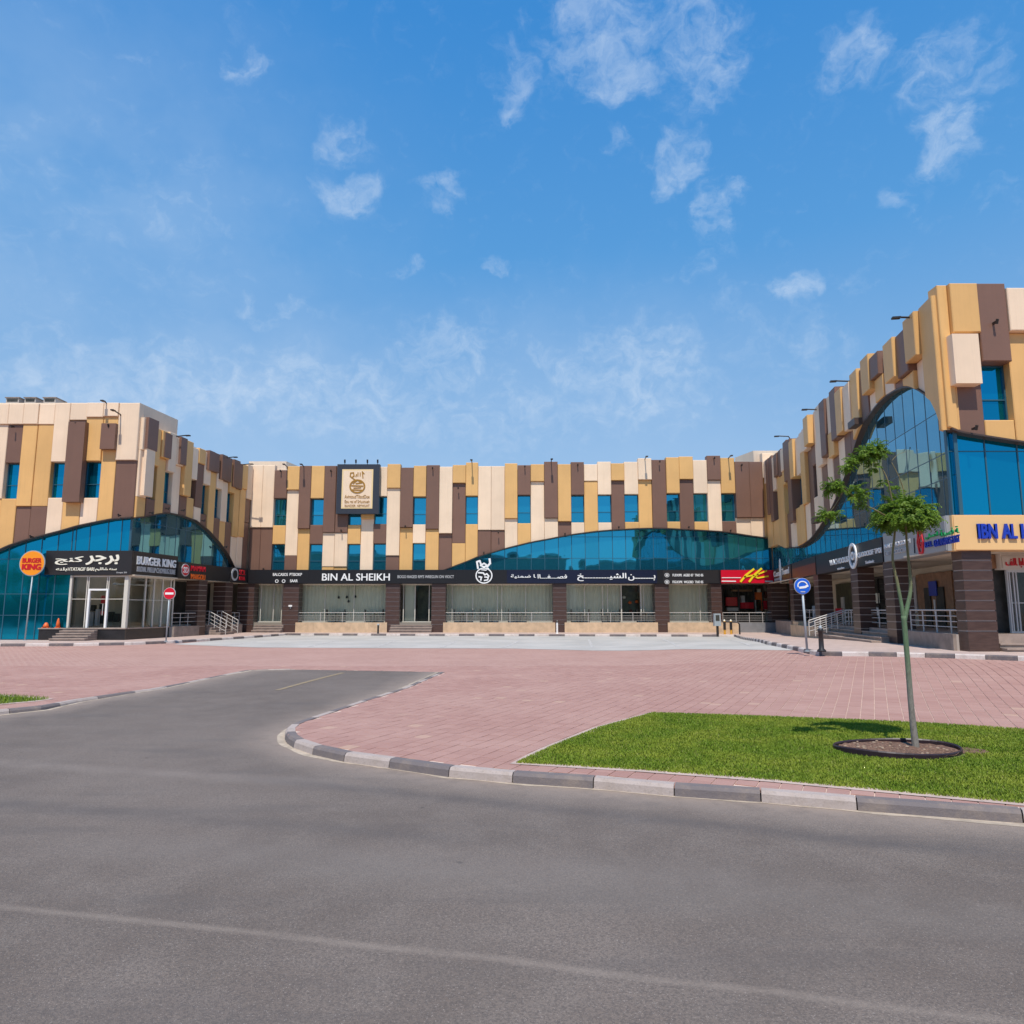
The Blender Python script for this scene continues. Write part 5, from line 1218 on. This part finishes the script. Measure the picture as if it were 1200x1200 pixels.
branch([(1059.5, 730), (1057, 712), (1051, 680), (1046, 655), (1048, 630), (1050, 608)], [.028, .022, .018, .015, .013, .011], 'limb')
branch([(1059.5, 730), (1063, 712), (1067, 692), (1066, 668), (1063, 640), (1061, 610)], [.028, .026, .022, .018, .015, .011], 'limb')
tw = []
tw.append(branch([(1050, 612), (1046, 590, -.1), (1040, 562, -.15), (1030, 545, -.1), (1015, 540, -.1)], [.012, .009, .007, .005, .003], 'limb'))
tw.append(branch([(1058, 605), (1060, 580, .1), (1054, 560, .1), (1045, 542, .1)], [.012, .007, .006, .004], 'limb'))
tw.append(branch([(1050, 612), (1030, 600, -.2), (1008, 588, -.25), (990, 572, -.25), (975, 562, -.25)], [.013, .010, .008, .006, .003], 'limb'))
tw.append(branch([(1045, 540, .1), (1052, 533, .1), (1062, 529, .1)], [.004, .003, .002], 'limb'))
LM = MB(); rl = random.Random(11)
def frond(base, dirv, length, droop, nl=11, lw=.045):
    d = Vector(dirv).normalized(); p = Vector(base); st = length / nl; side = d.cross(Vector((0, 0, 1)));
    if side.length < .1: side = Vector((1, 0, 0))
    side.normalize()
    for i in range(nl):
        d = (d + Vector((0, 0, -droop / nl))).normalized(); q = p + d * st; up = side.cross(d).normalized()
        for s_ in (-1, 1):
            l = lw * (1 - .5 * abs(i / nl - .45)) * rl.uniform(.8, 1.2); ax = (side * s_ + d * .5 + up * rl.uniform(-.5, .15)).normalized(); wd = d * l * .25
            a = p; k = len(LM.v); mid = a + ax * l * .5
            LM.v += [tuple(a), tuple(mid - wd + up * .004), tuple(a + ax * l - up * l * .15), tuple(mid + wd + up * .004)]; LM.f.append((k, k + 1, k + 2, k + 3))
        p = q
# umbrella crown
cc = tp(1060, 606)
for i in range(620):
    an = rl.uniform(0, 6.283); el = math.asin(rl.uniform(-.25, 1)); rr = rl.random() ** .45
    dv = Vector((math.cos(an) * math.cos(el), math.sin(an) * math.cos(el), math.sin(el)))
    b = cc + Vector((dv.x * .33 * rr, dv.y * .33 * rr, dv.z * .24 * rr - .02))
    frond(b, dv + Vector((0, 0, .25)), rl.uniform(.08, .20), rl.uniform(1.0, 2.6), 7, .050)
for i in range(46):     # ragged skirt
    an = rl.uniform(0, 6.283); b = cc + Vector((math.cos(an) * .2, math.sin(an) * .24, -.08)); frond(b, (math.cos(an), math.sin(an), -.2), rl.uniform(.10, .17), 2.4, 8, .045)
def clump(px, v, dy, r, n, ln=.12, flat=.6):
    c = tp(px, v, dy)
    for i in range(int(n * 1.9)):
        dv = Vector((rl.gauss(0, 1), rl.gauss(0, 1), rl.gauss(0, .7))).normalized(); b = c + Vector((dv.x * r, dv.y * r, dv.z * r * flat)) * rl.random() ** .5
        frond(b, dv + Vector((0, 0, .2)), ln * rl.uniform(.6, 1.2), rl.uniform(.8, 2), 7, .040)
for a in ((1025, 523, -.1, .07, 26), (1012, 531, -.1, .08, 24), (1000, 538, -.12, .06, 14), (992, 546, -.12, .045, 10), (1030, 530, -.1, .07, 22), (1018, 536, -.1, .06, 12), (1023, 548, -.1, .05, 8, .09), (976, 567, -.25, .06, 20), (983, 572, -.25, .04, 10), (970, 574, -.25, .03, 6), (1003, 572, -.25, .06, 14), (1010, 580, -.22, .05, 14), (1000, 582, -.25, .035, 7), (970, 600, -.25, .06, 16), (978, 603, -.25, .03, 6), (964, 607, -.25, .03, 5), (1035, 565, 0, .04, 5, .08), (1046, 570, .1, .05, 5, .08), (1012, 592, -.2, .04, 7)):
    clump(*a)
branch([(988, 575, -.25), (980, 590, -.25), (968, 606, -.25)], [.005, .004, .002], 'limb')
LM.build('crown', 'leaf', tree, recalc=False)

# ================================================================== STREET FURNITURE
def disc_sign(x, y, z0, zc, r, name, label, cat, lean=0.):
    t_ = thing(name, label, cat, (x, y, z0)); MB().tube([(x, y, z0 - .02), (x + lean, y, zc + r * .4)], .035, 10).build('pole', 'pole_grey', t_, smooth=True)
    MB().lathe((x, y, z0), [(.09, 0), (.09, .02), (.04, .03)], 12).build('base_plate', 'pole_grey', t_)
    return t_
# orange round restaurant sign
x, y = gh(29, 750.5, G, .12); FZ = Fac((0, y - .06), (1, 0)); zc = FZ.z(38.5, 660); r = FZ.s(53.5, 660) - FZ.s(38.5, 660)
xc = FZ.s(37.5, 660); p1 = disc_sign(x, y, G(x, y) + .12, zc - r * 1.3, r, 'pole_sign', 'round orange pole sign with red BURGER KING letters', 'sign', xc - x + .05)
disc(FZ, xc, zc, r, r, -.06, 'pole_grey', p1, .05, 40, 'sign_rim'); disc(FZ, xc, zc, r * .94, r * .94, -.01, 'bk_orange', p1, .012, 40, 'sign_face')
letters(FZ, xc - r * .76, xc + r * .74, zc + r * .03, zc + r * .40, .004, 'BURGER', 'bk_red', p1, bold=.13, depth=.01); letters(FZ, xc - r * .76, xc + r * .76, zc - r * .52, zc - r * .05, .004, 'KING', 'bk_red', p1, bold=.15, depth=.01)
# no entry
x, y = gh(194.5, 752, G, .12); FZ = Fac((0, y - .06), (1, 0)); zc = FZ.z(198.5, 695.5); r = FZ.s(205.5, 695) - FZ.s(198.5, 695)
p2 = disc_sign(x, y, .12, zc - .2, r, 'traffic_sign', 'red no entry sign with white bar on a grey pole by the left kerb', 'traffic sign', FZ.s(198, 695) - x)
xc = FZ.s(198.5, 695); disc(FZ, xc, zc, r, r, -.05, 'white_dim', p2, .04, 32, 'sign_rim'); disc(FZ, xc, zc, r * .93, r * .93, -.01, 'sign_red', p2, .01, 32, 'sign_face'); FZ.box(mb := MB(), xc - r * .7, xc + r * .7, zc - r * .17, zc + r * .17, 0.0, .008); mb.build('bar', 'white', p2)
# blue sign
x, y = gh(946, 763.5, G, .12); FZ = Fac((0, y - .06), (1, 0)); zc = FZ.z(940.5, 686.8); r = FZ.s(950, 687) - FZ.s(940.5, 687)
p3 = disc_sign(x, y, G(x, y) + .12, zc - .15, r, 'traffic_sign', 'round blue traffic sign with white car symbol on a grey pole by the right kerb', 'traffic sign', FZ.s(941, 690) - x)
xc = FZ.s(940.5, 687); disc(FZ, xc, zc, r, r, -.05, 'white_dim', p3, .04, 36, 'sign_rim'); disc(FZ, xc, zc, r * .95, r * .95, -.01, 'sign_blue', p3, .01, 36, 'sign_face')
arcp = [(xc + r * .58 * math.cos(q), zc + r * .05 + r * .52 * math.sin(q)) for q in [math.pi * (1.1 - i * .09) for i in range(12)]]
stroke(FZ, arcp, r * .13, .0, 'white', p3, .008, 'symbol'); stroke(FZ, [(xc - r * .35, zc - r * .2), (xc + .3 * r, zc - r * .12), (xc + r * .62, zc + r * .05)], r * .26, .0, 'white', p3, .008, 'symbol'); stroke(FZ, [(xc - r * .25, zc - r * .7), (xc + r * .25, zc - r * .7)], r * .12, .0, 'white_dim', p3, .008, 'symbol')
# bollard on the right kerb
x, y = gh(963, 765, G, .1); z = G(x, y) + .13; h = Fac((0, y), (1, 0)).z(963, 735) - z
b1 = thing('bollard', 'sturdy dark bollard standing on the right kerb corner beside the blue sign', 'bollard', (x, y, z))
MB().lathe((x, y, z), [(.13, 0), (.13, .04), (.075, .1), (.07, h * .8), (.085, h * .82), (.085, h * .92), (.06, h * .95)], 14).build('post', 'black_metal', b1, smooth=True)
MB().lathe((x, y, z + h * .95), [(.05, 0), (.05, .03), (.035, .07), (.01, .09)], 12).build('cap', 'pole_grey', b1)
for i, (px, v, vt, m_, lb) in enumerate(((443, 742.5, 731, 'black_metal', 'dark slim bollard in front of the left beige plinth'), (653, 742.5, 727, 'white', 'white capped slim bollard in front of the middle pillar'))):
    x, y = gh(px, v, G, .12); z = .12; h = Fac((0, y), (1, 0)).z(px, vt) - z
    b = thing('bollard', lb, 'bollard', (x, y, z)); MB().lathe((x, y, z), [(.09, 0), (.06, .03), (.06, h * .85)], 10).build('post', m_, b); MB().lathe((x, y, z + h * .85), [(.08, 0), (.09, h * .08), (.05, h * .15)], 10).build('cap', 'black_metal' if i else 'pole_grey', b)
# ticket machine and yellow posts
x, y = gh(841, 744, G, .12); fz = Fac((0, y), (1, 0)); h = fz.z(842, 719) - .12
tm = thing('ticket_machine', 'grey parking ticket machine with dark screen on a slim post', 'ticket machine', (x, y, .12)); MB().box(x - .05, x + .07, y - .05, y + .1, .12, .12 + h * .6).build('post', 'black_metal', tm)
MB().box(x - .2, x + .2, y - .12, y + .2, .12 + h * .42, .12 + h).build('cabinet', 'pole_grey', tm); MB().box(x - .12, x + .12, y - .135, y - .12, .12 + h * .66, .12 + h * .93).build('screen', 'interior_dark', tm)
for px, lb in ((849.5, 'yellow black-banded bollard nearest the ticket machine'), (857, 'yellow black-banded bollard between its twin and the beige planters')):
    x, y = gh(px, 743.5, G, .12); h = fz.z(px, 728) - .12; b = thing('bollard', lb, 'bollard', (x, y, .12), 'yellow bollards')
    MB().lathe((x, y, .12), [(.07, 0), (.07, h)], 10).build('post', 'yellow_paint', b); MB().lathe((x, y, .12), [(.085, h * .35), (.085, h * .95)], 10).build('band', 'black_metal', b); MB().lathe((x, y, .12 + h), [(.07, 0), (.05, .06), (.02, .1)], 10).build('cap', 'ivory', b)
for px, lb in ((847, 'beige square planter box beside the ticket machine'), (855, 'beige square planter box in the middle of three'), (863, 'beige square planter box rightmost of three, by the black post')):
    x, y = gh(px, 742.8, G, .12); y += .35; h = fz.z(px, 730) - .12; b = thing('planter', lb, 'planter', (x, y, .12), 'beige planters by the ticket machine')
    MB().add([(x + sx * w, y + sy * w, .12 + zz) for zz, w in ((0, .19), (h, .22)) for sx, sy in ((-1, -1), (1, -1), (1, 1), (-1, 1))], [(0, 3, 2, 1), (4, 5, 6, 7), (0, 1, 5, 4), (1, 2, 6, 5), (2, 3, 7, 6), (3, 0, 4, 7)]).build('box', 'beige_stone', b); MB().box(x - .23, x + .23, y - .23, y + .23, .12 + h, .12 + h + .04).build('rim', 'step_stone', b)
x, y = gh(867, 743.5, G, .12); b = thing('rail_hoop', 'black bent steel hoop rail beside the beige planters', 'rail', (x, y, .12)); MB().tube([(x, y, .12), (x, y, .75), (x - .1, y, .88), (x - .45, y + .1, .9), (x - 1., y + .3, .95)], .05, 8).build('tube', 'black_metal', b)
# orange cones on the ledge
for px, w, vt, lb in ((53.5, .15, 729.5, 'short orange cone on the black ledge, left of the taller one'), (67.5, .1, 724.5, 'tall orange cone on the black ledge beside the door steps')):
    a = LF.s(px, 735, 0.05); q = LF.p(a, ZB + .05, 0.03); h = LF.z(px, vt, .05) - ZB - .05; b = thing('traffic_cone', lb, 'cone', q); MB().lathe(q, [(w, .03), (w * .85, h * .5), (w * .45, h * .9), (w * .2, h)], 14).build('cone', 'orange', b, smooth=True)
    MB().box(q[0] - w * 1.1, q[0] + w * 1.1, q[1] - .1, q[1] + .1, q[2], q[2] + .04).build('foot', 'orange', b)
# terrace furniture
def make_chair():
    t_ = thing('terrace_chair', 'x', 'chair', (0, 0, 0), 'black chairs on the terrace'); mb = MB().box(-.22, .22, -.2, .2, .42, .46); mb.build('seat', 'chair_black', t_)
    mb = MB()
    for i in range(4): mb.box(.19, .225, -.2, .2, .5 + .1 * i, .56 + .1 * i)
    mb.build('backrest', 'chair_black', t_)
    for sx in (-1, 1):
        for sy in (-1, 1): MB().tube([(sx * .2, sy * .18, 0), (sx * .2, sy * .18, .9 if sx > 0 else .43)], .02, 5).build('leg', 'chair_black', t_)
    for sy in (-1, 1): MB().box(-.2, .2, sy * .2 - .02, sy * .2 + .02, .63, .66).build('armrest', 'chair_black', t_)
    return t_
def make_table():
    t_ = thing('terrace_table', 'x', 'table', (0, 0, 0), 'small tables on the terrace'); MB().lathe((0, 0, .68), [(.3, 0), (.3, .03)], 16).build('table_top', 'chair_black', t_); MB().lathe((0, 0, 0), [(.18, 0), (.18, .02), (.025, .03), (.025, .68)], 8).build('pedestal', 'chair_black', t_); return t_
ch0, tb0 = make_chair(), make_table(); fst = True
where = {393: 'behind the left plinth, near the pillar with a lamp', 438: 'at the right end of the left window bay', 543: 'behind the left pane of the long window bay', 573: 'at the middle mullions of the long window bay', 606: 'right of the middle mullions of the long window bay', 680: 'in the bay just right of the middle pillar', 716: 'beside the white mullion left of the dark doorway', 757: 'right of the dark doorway by the pillar'}
for px, wh in where.items():
    a, _ = C_.hit(px, 731, -.25)
    for k, dx in enumerate((-.42, 0, .42)):
        src = tb0 if k == 1 else ch0
        o = src if (fst and k < 2) else copy_tree(src)
        o.location = (a + dx, YC + .3, FL); o.rotation_euler = (0, 0, math.pi if k == 0 else 0)
        o['label'] = ('black round terrace table ' if k == 1 else 'left black terrace chair ' if k == 0 else 'right black terrace chair ') + wh
    fst = False
# wall lamp on pillar
x = C_.s(340.5, 710, .4); q = C_.p(x, C_.z(340, 711, .4), .38); l = thing('wall_lamp', 'small white wall lamp on the pillar left of the wide window', 'lamp', q); MB().box(x - .12, x + .12, q[1] - .1, q[1], q[2], q[2] + .12).build('shade', 'white', l); MB().box(x - .03, x + .03, q[1] - .05, q[1], q[2] - .12, q[2]).build('bracket', 'pole_grey', l)

# ================================================================== BEHIND THE CAMERA (out of view, built for what the glass reflects)
def far_tree(x, y, h, lb, seed):
    t_ = thing('far_tree', lb, 'tree', (x, y, -.2)); MB().tube([(x, y, -.2), (x + .1, y, h * .5), (x, y, h * .8)], [.2, .15, .08], 8).build('trunk', 'bark', t_)
    rr = random.Random(seed); mb = MB()
    for i in range(900):
        v = Vector((rr.gauss(0, 1), rr.gauss(0, 1), rr.gauss(0, 1))).normalized() * rr.random() ** .4; c = Vector((x + v.x * h * .38, y + v.y * h * .38, h * .68 + v.z * h * .32)); s_ = .28
        a = Vector((rr.gauss(0, 1), rr.gauss(0, 1), rr.gauss(0, 1))).normalized() * s_; b = a.cross(Vector((rr.gauss(0, 1), rr.gauss(0, 1), 1))).normalized() * s_ * .6
        mb.add([c - a, c + b, c + a, c - b], [(0, 1, 2, 3)])
    mb.build('crown', 'leaf', t_, recalc=False)
for i, (x, y, h, lb) in enumerate(((-50, -22, 9, 'far left, nearest'), (-59, -16, 8, 'far left, second'), (-68, -20, 9.5, 'far left, tallest'), (-78, -18, 8.5, 'far left, last'), (-33, -40, 9, 'by the left end of the low building'), (34, -44, 9, 'by the right end of the low building'))): far_tree(x, y, h, 'leafy tree across the road, ' + lb, i)
bb = thing('low_building', 'long grey building across the road behind the viewer', 'building', (0, -60, 0)); MB().box(-70, 12, -75, -60, -.25, 13.2).build('wall', 'grey_stone', bb); MB().box(-70.5, 12.3, -76, -59.5, 13.2, 13.8).build('roof', 'roofing', bb)
for i in range(11): MB().box(-66 + i * 7, -63 + i * 7, -60.02, -59.9, 6, 9).build('window', 'glass_blue', bb)
b2 = thing('low_building', 'second grey building across the road behind the viewer', 'building', (48, -60, 0)); MB().box(16, 75, -78, -62, -.25, 12).build('wall', 'grey_tile', b2); MB().box(15.5, 75.5, -78.5, -61.5, 12, 12.6).build('roof', 'roofing', b2)

hd = thing('hedge', 'unseen tall hedge added far left behind the viewer to darken the glass reflections', 'hedge', (-66, -14, -.2)); rr = random.Random(5); mb = MB()  # unseen hedge, added so the lower left glass reflects something dark
for i in range(5000):
    c = Vector((rr.uniform(-95, -42), rr.uniform(-15.5, -12.5), rr.uniform(-.2, 3.6 + .6 * math.sin(i)))); a = Vector((rr.gauss(0, 1), rr.gauss(0, 1), rr.gauss(0, 1))).normalized() * .3; b = a.cross(Vector((rr.gauss(0, 1), rr.gauss(0, 1), 1))).normalized() * .2
    mb.add([c - a, c + b, c + a, c - b], [(0, 1, 2, 3)])
mb.build('foliage', 'leaf', hd, recalc=False); MB().box(-95, -42, -14.6, -13.4, -.2, 3.2).build('hedge_core', 'greenish', hd)
